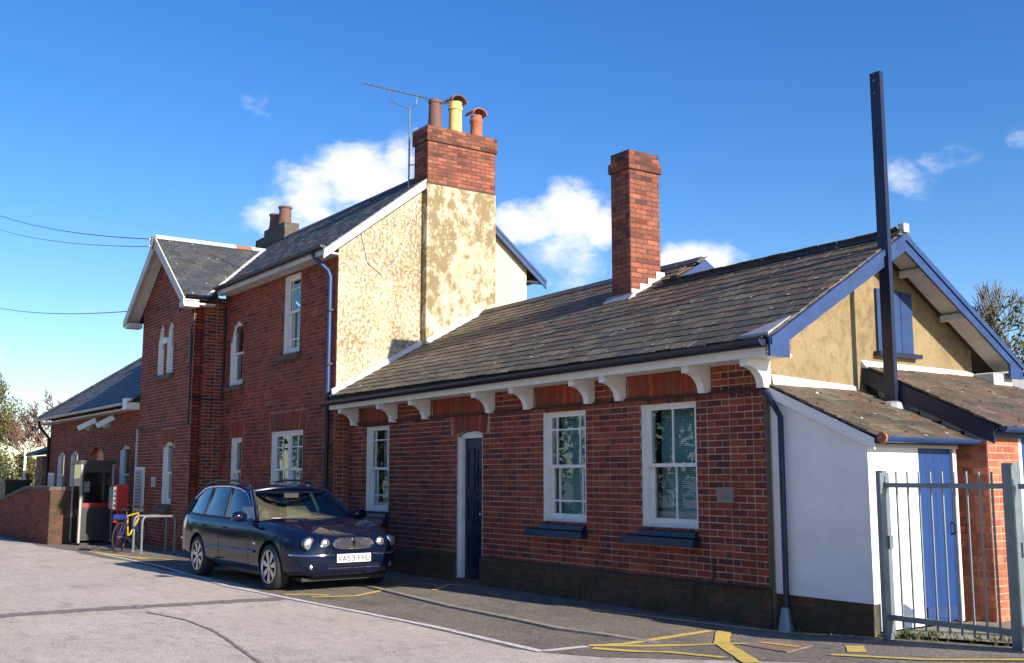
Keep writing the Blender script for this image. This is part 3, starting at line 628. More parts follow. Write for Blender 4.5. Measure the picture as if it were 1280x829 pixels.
# eaves: soffit, fascia, gutter, brackets
def lerp_x(x, l, r): return l + (r - l) * (x - XL) / (XR - XL)
e = MB(); e.hexa([(XL, -.385, 2.775), (XR - .06, -.385, 2.82), (XR - .06, .0, 2.82), (XL, .0, 2.775), (XL, -.385, 2.80), (XR - .06, -.385, 2.845), (XR - .06, .0, 2.845), (XL, .0, 2.80)]); e.build('soffit', M['white'], cot)
e = MB(); e.hexa([(XL, -.412, 2.762), (XR - .06, -.412, 2.808), (XR - .06, -.386, 2.808), (XL, -.386, 2.762), (XL, -.412, 2.93), (XR - .06, -.412, 2.90), (XR - .06, -.386, 2.90), (XL, -.386, 2.93)]); e.build('fascia', M['white'], cot)
gutter(cot, (-10.02, -.49, 2.905), (XR - .02, -.49, 2.972), .08)
for xr in (-9.54, -8.10, -7.02, -5.17, -4.22, -2.88, -2.27, -.82, .06):
    zt = lerp_x(xr, 2.774, 2.819); pr = [(-.002, zt), (-.36, zt), (-.36, zt - .085)]
    for k in range(9):
        an = math.pi / 2 * k / 8; pr.append((-.335 + .225 * math.sin(an), zt - .085 - .20 * (1 - math.cos(an))))
    pr += [(-.11, zt - .30), (-.002, zt - .30)]
    MB().prism([(xr - .105, y, z) for y, z in pr], (.105, 0, 0)).build('eaves_bracket', M['white'], cot)
cb = MB(); cb.tube([(-9.85 + i * .4, -.036 - .004 * (i % 2), 2.512 + .006 * math.sin(i * 1.7)) for i in range(25)] + [(-.10, -.036, 2.515), (-.03, -.036, 2.50), (.03, -.03, 2.46)], .013, 6); cb.build('cable', M['black'], cot)
cb = MB(); cb.tube([(-.83, -.02, .66), (-.832, -.022, .45), (-.838, -.075, .40), (-1.0, -.082, .395), (-1.09, -.082, .36), (-1.10, -.075, .10)], .011, 6); cb.tube([(-.84, -.082, .398), (-.4, -.085, .40), (-.03, -.085, .41)], .011, 6); cb.build('cable', M['black'], cot)
m = MB(); x = -9.88
while x < -.02:
    q = min(-.003, x + .2267); pr_ = random.uniform(.016, .022); m.box(x + .004, q - .004, -pr_, -.001, 2.487, 2.522, rnd_brick(4)); x += .2267
m.build('string_course', M['brick_soot'], cot)
MB().box(-.744, -.511, -.028, .001, 1.284, 1.456).build('wall_plaque', M['plaque'], cot, label='square grey worn stone plaque')
MB().box(-.036, .011, -.015, .003, .41, 2.46).build('corner_strip', M['stone'], cot)
dp = MB(); dp.tube([(-.02, -.05, 2.50), (.05, -.052, 2.44), (.14, -.035, 2.30), (.20, -.03, 2.20), (.20, -.03, 1.2), (.20, -.03, .20)], .031, 10); dpo = dp.build('downpipe', M['blue_dark'], cot, smooth=True)
MB().lathe((.20, -.05, .0), [(.085, .005), (.075, .06), (.05, .2), (.036, .24)], 12).build('pipe_shoe', M['galv'], dpo, smooth=True)
# gable end in ochre render
def prof(off, y0, y1, zb, x=0.0):
    zt = lambda y: zf(x, y if y <= YR1 else 2 * YR1 - y) - off
    return [(y0, zb), (y1, zb), (y1, zt(y1)), (YR1, zt(YR1)), (y0, zt(y0))]
MB().prism([(.012, y, z) for y, z in prof(.055, .004, 3.9, 0)], (-.25, 0, 0)).build('gable_wall', M['ochre'], cot)
gw = MB(); gw.box(.0125, .045, 1.93, 2.62, 3.04, 3.80); gwo = gw.build('shutter', M['blue'], cot)
for yy in (2.16, 2.39): MB().box(.0455, .048, yy - .004, yy + .004, 3.05, 3.79).build('board_joint', M['blue_dark'], gwo)
MB().box(.0125, .11, 1.87, 2.70, 2.99, 3.04).build('sill', M['blue_dark'], cot)
MB().hexa([(.0125, .05, 2.555), (.055, .05, 2.555), (.055, 1.50, 2.535), (.0125, 1.50, 2.535), (.0125, .05, 2.67), (.03, .05, 2.66), (.03, 1.50, 2.605), (.0125, 1.50, 2.61)]).build('mortar_fillet', M['mortar_fillet'], cot)
MB().hexa([(.0125, 1.62, 2.82), (.10, 1.62, 2.82), (.10, 3.88, 2.83), (.0125, 3.88, 2.83), (.0125, 1.62, 2.92), (.03, 1.62, 2.90), (.03, 3.88, 2.90), (.0125, 3.88, 2.91)]).build('mortar_fillet', M['mortar_fillet'], cot)
MB().box(XL, 0, 3.66, 3.9, 0, 2.9).box(XL, -3.9, 5.6, 5.8, 0, 3.0).box(-3.98, -3.75, 3.9, 5.6, 0, 3.0).build('rear_wall', M['mortar_red'], cot)
# roof
rf = MB(); NXS = 8
def slab(m, x0, x1, y0, y1, za, th=.06):
    for i in range(NXS):
        a, b = x0 + (x1 - x0) * i / NXS, x0 + (x1 - x0) * (i + 1) / NXS
        m.hexa([(a, y0, za(a, y0) - th), (b, y0, za(b, y0) - th), (b, y1, za(b, y1) - th), (a, y1, za(a, y1) - th), (a, y0, za(a, y0)), (b, y0, za(b, y0)), (b, y1, za(b, y1)), (a, y1, za(a, y1))])
slab(rf, XS, XR, YE, YR1, zf); slab(rf, XL, XS - .002, YE, YR2, zf)
slab(rf, XS, XR, YR1 + .001, 4.32, lambda x, y: zf(x, 2 * YR1 - y)); slab(rf, XL, XS + .15, YR2 + .001, 6.0, lambda x, y: zf(x, 2 * YR2 - y))
roof = rf.build('roof', M['roof_board'], cot)
def S_cot(a, b): y = YE + b * .855; return Vector((a, y, zf(a, y)))
def ok_cot(a, b):
    y = YE + b * .855
    if -4.56 < a < -4.02 and 1.66 < y < 2.36: return False
    return y < (YR1 if a > XS + .02 else YR2)
slates(roof, S_cot, XL, XR, 19, .2, .27, ok_cot, indiv=300, rough=1.5, kindf=lambda a, b: 2 if (b > 1.2 and random.random() < .55) or random.random() < .12 else 0)
def S_rear(a, b): y = 4.34 - b * .855; return Vector((a, y, zf(a, 2 * YR1 - y)))
slates(roof, S_rear, XS + .2, XR, 14, .2, .27, lambda a, b: 4.34 - b * .855 > YR1, kind=2)
def ridge(x0, x1, y, n, zfun, mat, first=None):
    for i in range(n):
        a, b = x0 + (x1 - x0) * i / n + .004, x0 + (x1 - x0) * (i + 1) / n; za, zb = zfun(a) + .075 + random.uniform(-.004, .004), zfun(b) + .075
        MB().hexa([(a, y - .13, za - .10), (b, y - .13, zb - .10), (b, y + .13, zb - .10), (a, y + .13, za - .10), (a, y - .025, za), (b, y - .025, zb), (b, y + .025, zb), (a, y + .025, za)]).build('ridge_tile', M[first if first and i == n - 1 else mat], roof)
ridge(XS + .02, XR + .03, YR1, 9, lambda x: zf(x, YR1), 'slate_blue'); ridge(XL + .02, XS + .1, YR2, 13, lambda x: zf(x, YR2), 'slate_blue')
MB().box(XR - .02, XR + .06, YR1 - .05, YR1 + .05, zf(XR, YR1) + .02, zf(XR, YR1) + .12).build('ridge_end', M['mortar_fillet'], roof)
# patches of lead and a pale fillet at the verge
MB().hexa([(XR - .40, YE - .03, zf(XR - .4, YE) + .02), (XR, YE - .03, zf(XR, YE) + .025), (XR, YE + .33, zf(XR, YE + .33) + .045), (XR - .20, YE + .20, zf(XR, YE + .2) + .04), (XR - .40, YE - .03, zf(XR - .4, YE) + .05), (XR, YE - .03, zf(XR, YE) + .055), (XR, YE + .33, zf(XR, YE + .33) + .06), (XR - .20, YE + .20, zf(XR, YE + .2) + .06)]).build('lead_patch', M['lead'], roof)
# bargeboards on the gable
zb_ = lambda y: zf(XR, y if y <= YR1 else 2 * YR1 - y)
for sg, yy in ((1, lambda t: t), (-1, lambda t: 2 * YR1 - t)):
    m = MB(); pr = [(YE - .04, 2.80), (YE + .26, 2.80), (YE + .26, zf(XR, YE + .26) - .17), (YR1, zf(XR, YR1) - .20), (YR1, zf(XR, YR1) + .01), (YE - .04, zf(XR, YE - .04) + .01)]
    m.prism([(XR + .001, yy(y), z) for y, z in pr], (.03, 0, 0)); m.build('bargeboard', M['blue'], cot)
    m = MB(); pr = [(YE - .03, zf(XR, YE - .03) + .008), (YR1, zf(XR, YR1) + .008), (YR1, zf(XR, YR1) - .07), (YE - .03, zf(XR, YE - .03) - .06)]
    m.prism([(XR + .0312, yy(y), z) for y, z in pr], (.02, 0, 0)); m.build('barge_trim', M['blue'], cot)
    m = MB(); pr = [(YE, zf(XR, YE) - .064), (YR1, zf(XR, YR1) - .064), (YR1, zf(XR, YR1) - .078), (YE, zf(XR, YE) - .078)]
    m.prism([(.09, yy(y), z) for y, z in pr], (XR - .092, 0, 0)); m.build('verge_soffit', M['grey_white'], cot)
    m = MB()
    for t in (.7, 1.5): m.box(.09, XR - .002, min(yy(t), yy(t + .07)), max(yy(t), yy(t + .07)), zf(XR, t) - .16, zf(XR, t) - .082)
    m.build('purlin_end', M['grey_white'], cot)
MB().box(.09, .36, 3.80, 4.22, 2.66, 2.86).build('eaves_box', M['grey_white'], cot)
gutter(cot, (XR + .14, 4.40, 2.90), (XL, 4.40, 2.86), .06, 'blue', 'rear_gutter')
# small gable where the roof steps up
MB().prism([(XS + .02, y, z) for y, z in ((YR1 - .25, zf(XS, YR1 - .25) - .05), (YR2 - .0, zf(XS, YR2) - .05), (3.9, zf(XS, YR1 - .25) - .05))], (-.06, 0, 0)).build('step_gable', M['blue'], cot)
for sg in (1, -1):
    yy = (lambda t: t) if sg > 0 else (lambda t: 2 * YR2 - t)
    pr = [(1.75, zf(XS, 1.75) + .01), (YR2, zf(XS, YR2) + .01), (YR2, zf(XS, YR2) - .15), (1.75, zf(XS, 1.75) - .12)]
    MB().prism([(XS + .152, yy(y), z) for y, z in pr], (.025, 0, 0)).build('bargeboard', M['blue'], cot)
MB().prism([(XS + .03, y, z) for y, z in ((YR1 - .1, zf(XS, YR1 - .1) + .03), (YR1 + .25, zf(XS, YR1 + .25) + .02), (YR1 + .2, zf(XS, YR1) - .05))], (.12, 0, 0)).build('mortar_fillet', M['mortar_fillet'], cot)

def chimney(owner, x0, x1, y0, y1, z0, z1, mat, mortar, kind, cap=0, capd=.03, indiv=0, name='chimney', topset=0, stretch=True):
    core = MB(); core.box(x0, x1, y0, y1, z0, z1)
    zc = z1 - cap * COURSE; zt = zc + (cap - topset) * COURSE
    if cap: core.box(x0 - capd, x1 + capd, y0 - capd, y1 + capd, zc, zt)
    core.add([(x0 + .12, y0 + .12, z1 + .03), (x1 - .12, y0 + .12, z1 + .03), (x1 - .12, y1 - .12, z1 + .03), (x0 + .12, y1 - .12, z1 + .03), (x0, y0, z1 - .001), (x1, y0, z1 - .001), (x1, y1, z1 - .001), (x0, y1, z1 - .001)], [(0, 1, 2, 3), (0, 4, 5, 1), (1, 5, 6, 2), (2, 6, 7, 3), (3, 7, 4, 0)])
    ch = core.build(name, M[mortar], owner); st = MB(); made = 0; n = int(round((z1 - z0) / COURSE))
    faces = [((x1, y0), (0, 1), (1, 0), y1 - y0), ((x0, y0), (1, 0), (0, -1), x1 - x0), ((x1, y1), (-1, 0), (0, 1), x1 - x0), ((x0, y1), (0, -1), (-1, 0), y1 - y0)]
    for r in range(n)[::-1]:
        za = z1 - (n - r) * COURSE + JOINT / 2; zb = za + COURSE - JOINT; e = capd if cap and zc - .01 < za < zt - .02 else 0
        for fi, (o, u, nn, ln) in enumerate(faces):
            ln2 = ln + 2 * e; ox, oy = o[0] + nn[0] * e - u[0] * e, o[1] + nn[1] * e - u[1] * e
            x = -(.1133 if (r + fi) % 2 else 0.0)
            while x < ln2 - .01:
                p, q = max(0, x) + JOINT / 2, min(ln2, x + .2267) - JOINT / 2; x += .2267
                if q - p < .02: continue
                t = rnd_brick(kind)
                if random.random() < (.5 if za > z1 - .35 else .05): t = tuple(c * random.uniform(.35, .7) for c in t)
                mid = (p + q) / 2; d = random.uniform(-.001, .001)
                if fi < 2 and made < indiv:
                    ob = bpy.data.objects.new('brick', brick_mesh(q - p, zb - za, M[mat])); col.objects.link(ob); ob.parent = ch
                    ob.location = Vector((ox + u[0] * mid + nn[0] * d, oy + u[1] * mid + nn[1] * d, (za + zb) / 2)) - ORG[ch]; ob.rotation_euler = (0, 0, math.atan2(u[1], u[0])); ob.color = (*t, 1); made += 1
                else:
                    P = lambda a, z, dd: (ox + u[0] * a + nn[0] * dd, oy + u[1] * a + nn[1] * dd, z); d += .0045
                    st.add([P(p, za, -.002), P(q, za, -.002), P(q, zb, -.002), P(p, zb, -.002), P(p, za, d), P(q, za, d), P(q, zb, d), P(p, zb, d)], [(4, 5, 6, 7), (0, 1, 5, 4), (1, 2, 6, 5), (2, 3, 7, 6), (3, 0, 4, 7)], t)
    st.build('brickwork', M[mat], ch, kind='stuff'); return ch
ch1 = chimney(cot, -4.50, -4.07, 1.71, 2.32, 3.95, 6.53, 'brick_soot', 'mortar_dark', 3, 4, .03, 80, topset=2)
m = MB()
for i in range(4):                                   # stepped flashing up the side of the stack
    y = 1.70 + i * .17; z = zf(-4.07, y); m.box(-4.062, -4.045, y, y + .17, z - .02, z + .16 + .02 * (i == 3))
m.build('flashing', M['mortar_fillet'], ch1)
MB().hexa([(-4.60, 1.60, zf(-4.6, 1.60) + .035), (-4.0, 1.60, zf(-4, 1.60) + .035), (-4.0, 1.70, zf(-4, 1.7) + .035), (-4.60, 1.70, zf(-4.6, 1.7) + .035), (-4.60, 1.60, zf(-4.6, 1.6) + .05), (-4.0, 1.60, zf(-4, 1.6) + .05), (-4.0, 1.70, zf(-4, 1.7) + .10), (-4.60, 1.70, zf(-4.6, 1.7) + .10)]).build('apron_flashing', M['lead'], ch1)
# white mortar fillet where the roof meets the house
m = MB(); k = 12
for i in range(k):
    ya, yb = YE + .02 + i * (YR2 - YE) / k, YE + .02 + (i + 1) * (YR2 - YE) / k; xx = -9.895 if yb < 1.49 else -9.715
    m.hexa([(xx, ya, zf(xx, ya) + .02), (xx + .07, ya, zf(xx, ya) + .03), (xx + .07, yb, zf(xx, yb) + .03), (xx, yb, zf(xx, yb) + .02), (xx, ya, zf(xx, ya) + .13), (xx + .02, ya, zf(xx, ya) + .12), (xx + .02, yb, zf(xx, yb) + .12), (xx, yb, zf(xx, yb) + .13)])
m.build('mortar_fillet', M['mortar_fillet'], roof)

# ------------------------------------------------------------------ the two-storey house
hs = thing('station_house', (-14.5, 0, 0), 'two-storey red-brick house with projecting gabled bay and cream rendered end', 'building')
YH = -.29; HR, HZ, HS = 1.86, 7.62, .78
ops = [Rect(-12.32, -11.55, 4.0, 5.58), Rect(-12.78, -11.27, .95, 2.46), Arch(-15.28, -14.50, 3.57, 4.55, 4.99), Rect(-15.02, -14.42, .95, 2.40)]
sk = [Rect(-12.95, -11.10, 2.46, 2.84), Rect(-15.15, -14.28, 2.40, 2.78), Rect(-12.42, -11.45, 5.58, 5.76)]
def hk(u, z): return 1 if (z > 2.9 and u > -14.3 and random.random() < .75) else (1 if random.random() < .25 else 0)
brick_wall(hs, (0, YH, 0), NX, NY, -15.7, -9.9, -.1, 5.80, ops, sk, 'mortar_red', indiv=200, kindf=hk)
soldier_arch(hs, (0, YH, 0), NX, NY, -12.86, -11.19, 2.47, 2.83, .08); soldier_arch(hs, (0, YH, 0), NX, NY, -15.09, -14.34, 2.41, 2.77, .06); soldier_arch(hs, (0, YH, 0), NX, NY, -12.38, -11.49, 5.59, 5.75, .03)
sash_window(hs, -12.32, -11.55, 4.0, 5.58, YH, ('margin', 'margin'), sill='stone', setb=.06, meet=4.85)
sash_window(hs, -12.78, -11.27, .95, 2.46, YH, ('grid', 'grid'), sill='stone', setb=.05, lights=2, curtain=True)
sash_window(hs, -15.28, -14.50, 3.57, 4.99, YH, (None, None), head=(4.55, 4.99), sill='stone', setb=.05)
sash_window(hs, -15.02, -14.42, .95, 2.40, YH, (None, None), sill='stone', setb=.06)
brick_wall(hs, (-9.899, 0, 0), (0, 1, 0), NX, YH + .002, .0, -.05, 2.80, (), (), 'mortar', thick=.2, kind=1)
# projecting bay with its gable to the street
XB0, XB1, YB = -19.6, -15.7, -1.0; BC, BZ, BS = -17.65, 7.25, .75
def bay_outer(z):
    h = min((XB1 - XB0) / 2, (BZ - .07 - z) / BS); return (BC - max(h, .001), BC + max(h, .001))
ops = [Arch(-18.26, -17.80, 3.99, 4.85, 5.20), Arch(-17.58, -17.12, 3.99, 4.85, 5.20), Arch(-17.52, -16.84, .93, 2.24, 2.38)]
sk = [Rect(-17.62, -16.74, 2.24, 2.66)]
brick_wall(hs, (0, YB, 0), NX, NY, XB0, XB1, -.2, 7.15, ops, sk, 'mortar', outer=bay_outer, kindf=lambda u, z: 1 if random.random() < .3 else 0)
soldier_arch(hs, (0, YB, 0), NX, NY, -17.60, -16.76, 2.27, 2.66, .07, rise=.10)
brick_wall(hs, (XB1, 0, 0), (0, 1, 0), NX, YB + .01, YH - .001, -.1, 5.6, (), (), 'mortar', kindf=lambda u, z: 0, thick=.2)
for a, b in ((-18.26, -17.80), (-17.58, -17.12)): sash_window(hs, a, b, 3.99, 5.20, YB, (None, None), head=(4.85, 5.20), setb=.04, fr=.07)
MB().box(-17.81, -17.57, YB - .03, YB + .05, 4.72, 4.86).build('transom', M['white'], hs)
MB().hexa([(-18.42, YB - .10, 3.84), (-16.98, YB - .10, 3.84), (-16.98, YB + .03, 3.84), (-18.42, YB + .03, 3.84), (-18.42, YB - .09, 3.96), (-16.98, YB - .09, 3.96), (-16.98, YB + .03, 3.985), (-18.42, YB + .03, 3.985)]).build('sill', M['stone'], hs)
sash_window(hs, -17.52, -16.84, .93, 2.38, YB, (None, None), head=(2.24, 2.38), sill='blue', setb=.06, sillm='stone')
hw = MB(); hw.box(XB0, XB0 + .24, YB + .241, 4.0, -.2, 5.6); hw.box(XB0 + .24, -9.9, 3.76, 4.0, -.1, 5.6); hw.build('rear_wall', M['mortar_red'], hs)
zh = lambda y: HZ - HS * abs(y - HR)
MB().prism([(-9.89, y, z) for y, z in ((YH + .001, 2.81), (4.0, 2.81), (4.0, zh(4.0) - .06), (HR, zh(HR) - .06), (YH + .001, zh(YH) - .06))], (-.2, 0, 0)).build('gable_wall', M['cream'], hs)
MB().prism([(-9.8895, y, z) for y, z in ((3.112, 2.9), (3.998, 2.9), (3.998, zh(3.998) - .09), (3.112, zh(3.112) - .09))], (.0065, 0, 0)).build('fresh_render', M['cream_new'], hs)
MB().box(-10.25, -9.72, 1.49, 3.11, 2.9, 7.25).build('chimney_breast', M['cream_patchy'], hs)
chb = chimney(hs, -10.25, -9.73, 1.50, 3.10, 7.2505, 8.43, 'brick_soot', 'mortar_dark', 3, 4, .035, 100)
def pot(y, prof_, mat, hood=None, name='chimney_pot'):
    o = MB().lathe((-9.97, y, 8.44), prof_, 18).build(name, M[mat], chb, smooth=True); return o
pot(1.80, [(.15, 0), (.14, .1), (.125, .55), (.14, .56), (.14, .62), (.11, .62), (.10, .3)], 'brown_clay')
pot(2.28, [(.15, 0), (.14, .1), (.13, .5), (.15, .52), (.15, .56), (.135, .58), (.135, .68), (.10, .68), (.10, .3)], 'buff'); pot(2.79, [(.14, 0), (.125, .15), (.12, .33), (.14, .36), (.14, .40), (.12, .42), (.115, .5), (.09, .5), (.09, .2)], 'terracotta')
def hood(y, z, r, mat):
    m = MB(); n = 9
    for i in range(n):
        a, b = math.pi * i / n - .0, math.pi * (i + 1) / n
        P = lambda an, rr, xx: (-9.97 + xx, y + rr * math.cos(an), z + rr * .75 * math.sin(an))
        m.hexa([P(a, r, -r), P(b, r, -r), P(b, r, r), P(a, r, r), P(a, r + .025, -r), P(b, r + .025, -r), P(b, r + .025, r), P(a, r + .025, r)])
    return m.build('pot_hood', M[mat], chb, smooth=True)
hood(2.28, 9.10, .165, 'brown_clay'); hood(2.79, 8.94, .155, 'terracotta')
# house roof
m = MB(); m.hexa([(-19.9, -.60, zh(-.60) - .06), (-9.78, -.60, zh(-.60) - .06), (-9.78, HR, zh(HR) - .06), (-19.9, HR, zh(HR) - .06), (-19.9, -.60, zh(-.60)), (-9.78, -.60, zh(-.60)), (-9.78, HR, zh(HR)), (-19.9, HR, zh(HR))])
m.hexa([(-19.9, 4.36, zh(4.36) - .06), (-9.78, 4.36, zh(4.36) - .06), (-9.78, HR + .001, zh(HR) - .06), (-19.9, HR + .001, zh(HR) - .06), (-19.9, 4.36, zh(4.36)), (-9.78, 4.36, zh(4.36)), (-9.78, HR + .001, zh(HR)), (-19.9, HR + .001, zh(HR))])
zw = lambda x: BZ - BS * abs(x - BC); yv = lambda x: HR - (HZ - zw(x)) / HS      # where the bay roof runs into the main slope
for sg in (-1, 1):
    xe = BC + sg * 2.3; m.add([(xe, -1.36, zw(xe)), (BC, -1.36, BZ), (BC, yv(BC) + .1, BZ), (xe, yv(xe) + .1, zw(xe)), (xe, -1.36, zw(xe) - .06), (BC, -1.36, BZ - .06), (BC, yv(BC) + .1, BZ - .06), (xe, yv(xe) + .1, zw(xe) - .06)], [(0, 1, 2, 3), (4, 5, 6, 7), (0, 1, 5, 4), (1, 2, 6, 5), (2, 3, 7, 6), (3, 0, 4, 7)])
hroof = m.build('roof', M['roof_board'], hs)
cs = 1 / math.sqrt(1 + HS * HS)
def S_h(a, b): y = -.62 + b * cs; return Vector((a, y, zh(y)))
slates(hroof, S_h, -19.9, -9.78, 17, .185, .26, lambda a, b: -.62 + b * cs < HR and zh(-.62 + b * cs) > zw(a) - .06 and not (a > -10.3 and -.62 + b * cs > 1.45), kind=1, mat='slate_blue', rough=.5)
cb_ = 1 / math.sqrt(1 + BS * BS)
def S_b(a, b): x = BC + 2.32 - b * cb_; return Vector((x, a, zw(x)))
slates(hroof, S_b, -1.36, 1.5, 16, .185, .26, lambda a, b: BC + 2.32 - b * cb_ > BC and zh(a) < zw(BC + 2.32 - b * cb_) + .06, kind=1, mat='slate_blue', rough=.5)
m = MB(); p0, p1 = Vector((BC + 2.25, yv(BC + 2.25), zw(BC + 2.25) + .045)), Vector((BC, yv(BC), BZ + .045)); m.beam(p0, p1, .10, .03); m.build('valley_flashing', M['white'], hroof)
for i in range(7):
    a, b = -1.38 + i * .4, -1.38 + (i + 1) * .4 - .006; mt = 'white' if i == 0 else random.choice(['mortar_fillet', 'terracotta', 'mortar_fillet', 'grey_white'])
    MB().hexa([(BC - .12, a, BZ - .03), (BC + .12, a, BZ - .03), (BC + .12, b, BZ - .03), (BC - .12, b, BZ - .03), (BC - .02, a, BZ + .075), (BC + .02, a, BZ + .075), (BC + .02, b, BZ + .075), (BC - .02, b, BZ + .075)]).build('ridge_tile', M[mt], hroof)
for i in range(20):
    a, b = -19.9 + i * .48, -19.9 + (i + 1) * .48 - .006
    MB().hexa([(a, HR - .13, HZ - .05), (b, HR - .13, HZ - .05), (b, HR + .13, HZ - .05), (a, HR + .13, HZ - .05), (a, HR - .02, HZ + .06), (b, HR - .02, HZ + .06), (b, HR + .02, HZ + .06), (a, HR + .02, HZ + .06)]).build('ridge_tile', M['slate_blue'], hroof)
for sg in (-1, 1):                                   # bay bargeboards and soffits
    pr = [(BC + sg * 2.36, zw(BC + 2.36) + .01), (BC, BZ + .02), (BC, BZ - .24), (BC + sg * 2.14, zw(BC + 2.14) - .22), (BC + sg * 2.36, zw(BC + 2.36) - .14)]
    MB().prism([(x, -1.40, z) for x, z in pr], (0, .035, 0)).build('bargeboard', M['grey_white'], hs)
    pr = [(BC + sg * 2.3, zw(BC + 2.3) - .064), (BC, BZ - .064), (BC, BZ - .09), (BC + sg * 2.3, zw(BC + 2.3) - .09)]
    MB().prism([(x, -1.364, z) for x, z in pr], (0, .34, 0)).build('verge_soffit', M['grey_white'], hs)
    MB().box(min(BC + sg * 1.97, BC + sg * 2.30), max(BC + sg * 1.97, BC + sg * 2.30), -1.364, -1.02, 5.30, 5.42).build('eaves_box', M['grey_white'], hs)
MB().box(-15.39, -9.8, -.595, YH - .012, 5.62, 5.655).build('soffit', M['grey_white'], hs); MB().box(-15.35, -9.8, -.625, -.596, 5.60, 5.74).build('fascia', M['grey_white'], hs)
MB().box(XB1 + .012, XB1 + .33, -1.02, -.63, 5.36, 5.40).build('soffit', M['grey_white'], hs)
gutter(hs, (-15.30, -.685, 5.755), (-9.76, -.685, 5.755), .06); gutter(hs, (XB1 + .40, -1.36, 5.56), (XB1 + .40, -.70, 5.56), .055)
for y0, y1, mt in ((-.66, 1.485, 'lilac'), (3.115, 4.42, 'blue')):
    MB().prism([(-9.779, y, z) for y, z in ((y0, zh(y0) + .015), (y1, zh(y1) + .015), (y1, zh(y1) - .17), (y0, zh(y0) - .15))], (.03, 0, 0)).build('bargeboard', M[mt], hs)
    MB().prism([(-9.748, y, z) for y, z in ((y0, zh(y0) + .012), (y1, zh(y1) + .012), (y1, zh(y1) - .05), (y0, zh(y0) - .05))], (.015, 0, 0)).build('barge_trim', M[mt], hs)
MB().box(-9.895, -9.78, 4.002, 4.40, 5.56, 5.60).build('soffit', M['blue_dark'], hs)
dp = MB(); dp.tube([(-10.25, -.66, 5.68), (-10.22, -.62, 5.60), (-10.10, -.40, 5.36), (-10.08, -.36, 5.25), (-10.08, -.36, 3.0)], .042, 10); dpo = dp.build('downpipe', M['blue'], hs, smooth=True)
MB().tube([(-10.08, -.365, 3.05), (-10.08, -.365, .0)], .046, 10).build('lower_pipe', M['black'], dpo, smooth=True)
for z in (4.6, 3.6, 2.1, 1.3): MB().box(-10.15, -10.01, -.41, -.30, z, z + .04).build('pipe_bracket', M['black'], dpo)
cb = MB(); cb.tube([(-15.74, -1.03, 5.35), (-15.75, -1.04, 4.6), (-15.76, -1.03, 4.2), (-15.74, -1.03, 3.3), (-15.76, -1.03, 2.75), (-17.2, -1.03, 2.72), (-19.5, -1.03, 2.70)], .018, 6); cb.tube([(-15.66, YB - .02 + .05, 3.3), (-15.66, -.6, 3.28), (-15.62, -.32, 3.3), (-15.6, -.32, 5.4)], .02, 6); cb.build('cable', M['black'], hs)
MB().box(-15.80, -15.705, YB - .07, YB - .012, 4.1, 4.75).build('meter_box', M['black'], hs)
MB().tube([(-9.88, .15, 6.1), (-9.88, .3, 5.55), (-9.88, .6, 5.35), (-9.88, .95, 5.7), (-9.88, 1.2, 6.4), (-9.88, 1.4, 7.1)], .007, 5).build('cable', M['galv'], hs)
# rear stack far down the ridge
chr_ = MB(); chr_.box(-19.2, -17.25, 1.75, 2.25, 7.2, 7.86); chr_.box(-18.75, -17.4, 1.8, 2.2, 7.861, 8.05); cho = chr_.build('chimney', M['stone'], hs)
for x, h in ((-18.45, .42), (-17.85, .50)): MB().lathe((x, 2.0, 8.05), [(.20, 0), (.17, .1), (.155, h - .06), (.18, h - .05), (.18, h), (.12, h), (.12, .1)], 14).build('chimney_pot', M['brown_clay'], cho, smooth=True)
# television aerial strapped to the stack
ae = thing('television_aerial', (-10.33, 1.42, 7.4), 'long yagi television aerial on a mast beside the big chimney', 'aerial')
MB().tube([(-10.33, 1.42, 7.15), (-10.33, 1.42, 8.95)], .018, 7).build('mast', M['galv'], ae)
bo = MB(); A, B = Vector((-11.1, .75, 9.55)), Vector((-9.75, 2.0, 8.98)); bo.tube([A, B], .012, 6); bo.tube([Vector((-10.33, 1.42, 8.9)), Vector((-10.2, 1.5, 9.0)), Vector((-10.25, 1.54, 9.19))], .01, 5); bo.tube([Vector((-10.33, 1.42, 8.9)), Vector((-10.7, 1.15, 9.15)), Vector((-10.62, 1.2, 9.34))], .01, 5); bo.build('boom', M['alu'], ae)
dirv = (B - A).normalized(); sidev = dirv.cross(Vector((0, 0, 1))).normalized()
for i in range(17):
    c = A + (B - A) * (i / 16); l = .07 + .05 * i / 16; el = MB(); el.tube([c - sidev * l + Vector((0, 0, .012)), c + sidev * l + Vector((0, 0, .012))], .006, 5); el.tube([c - Vector((0, 0, .035)), c + Vector((0, 0, .035))], .006, 5); el.build('element', M['alu'], ae)
rf2 = MB()
for k in (-1, 0, 1): rf2.tube([B - sidev * .16 + Vector((0, 0, .07 * k)), B + sidev * .16 + Vector((0, 0, .07 * k))], .006, 5)
rf2.build('reflector', M['alu'], ae)
m = MB(); m.tube([(-10.33, 1.42, 7.75), (-10.24, 1.495, 7.75)], .012, 6); m.tube([(-10.33, 1.42, 7.45), (-10.24, 1.495, 7.45)], .012, 6); m.build('wall_bracket', M['galv'], ae)

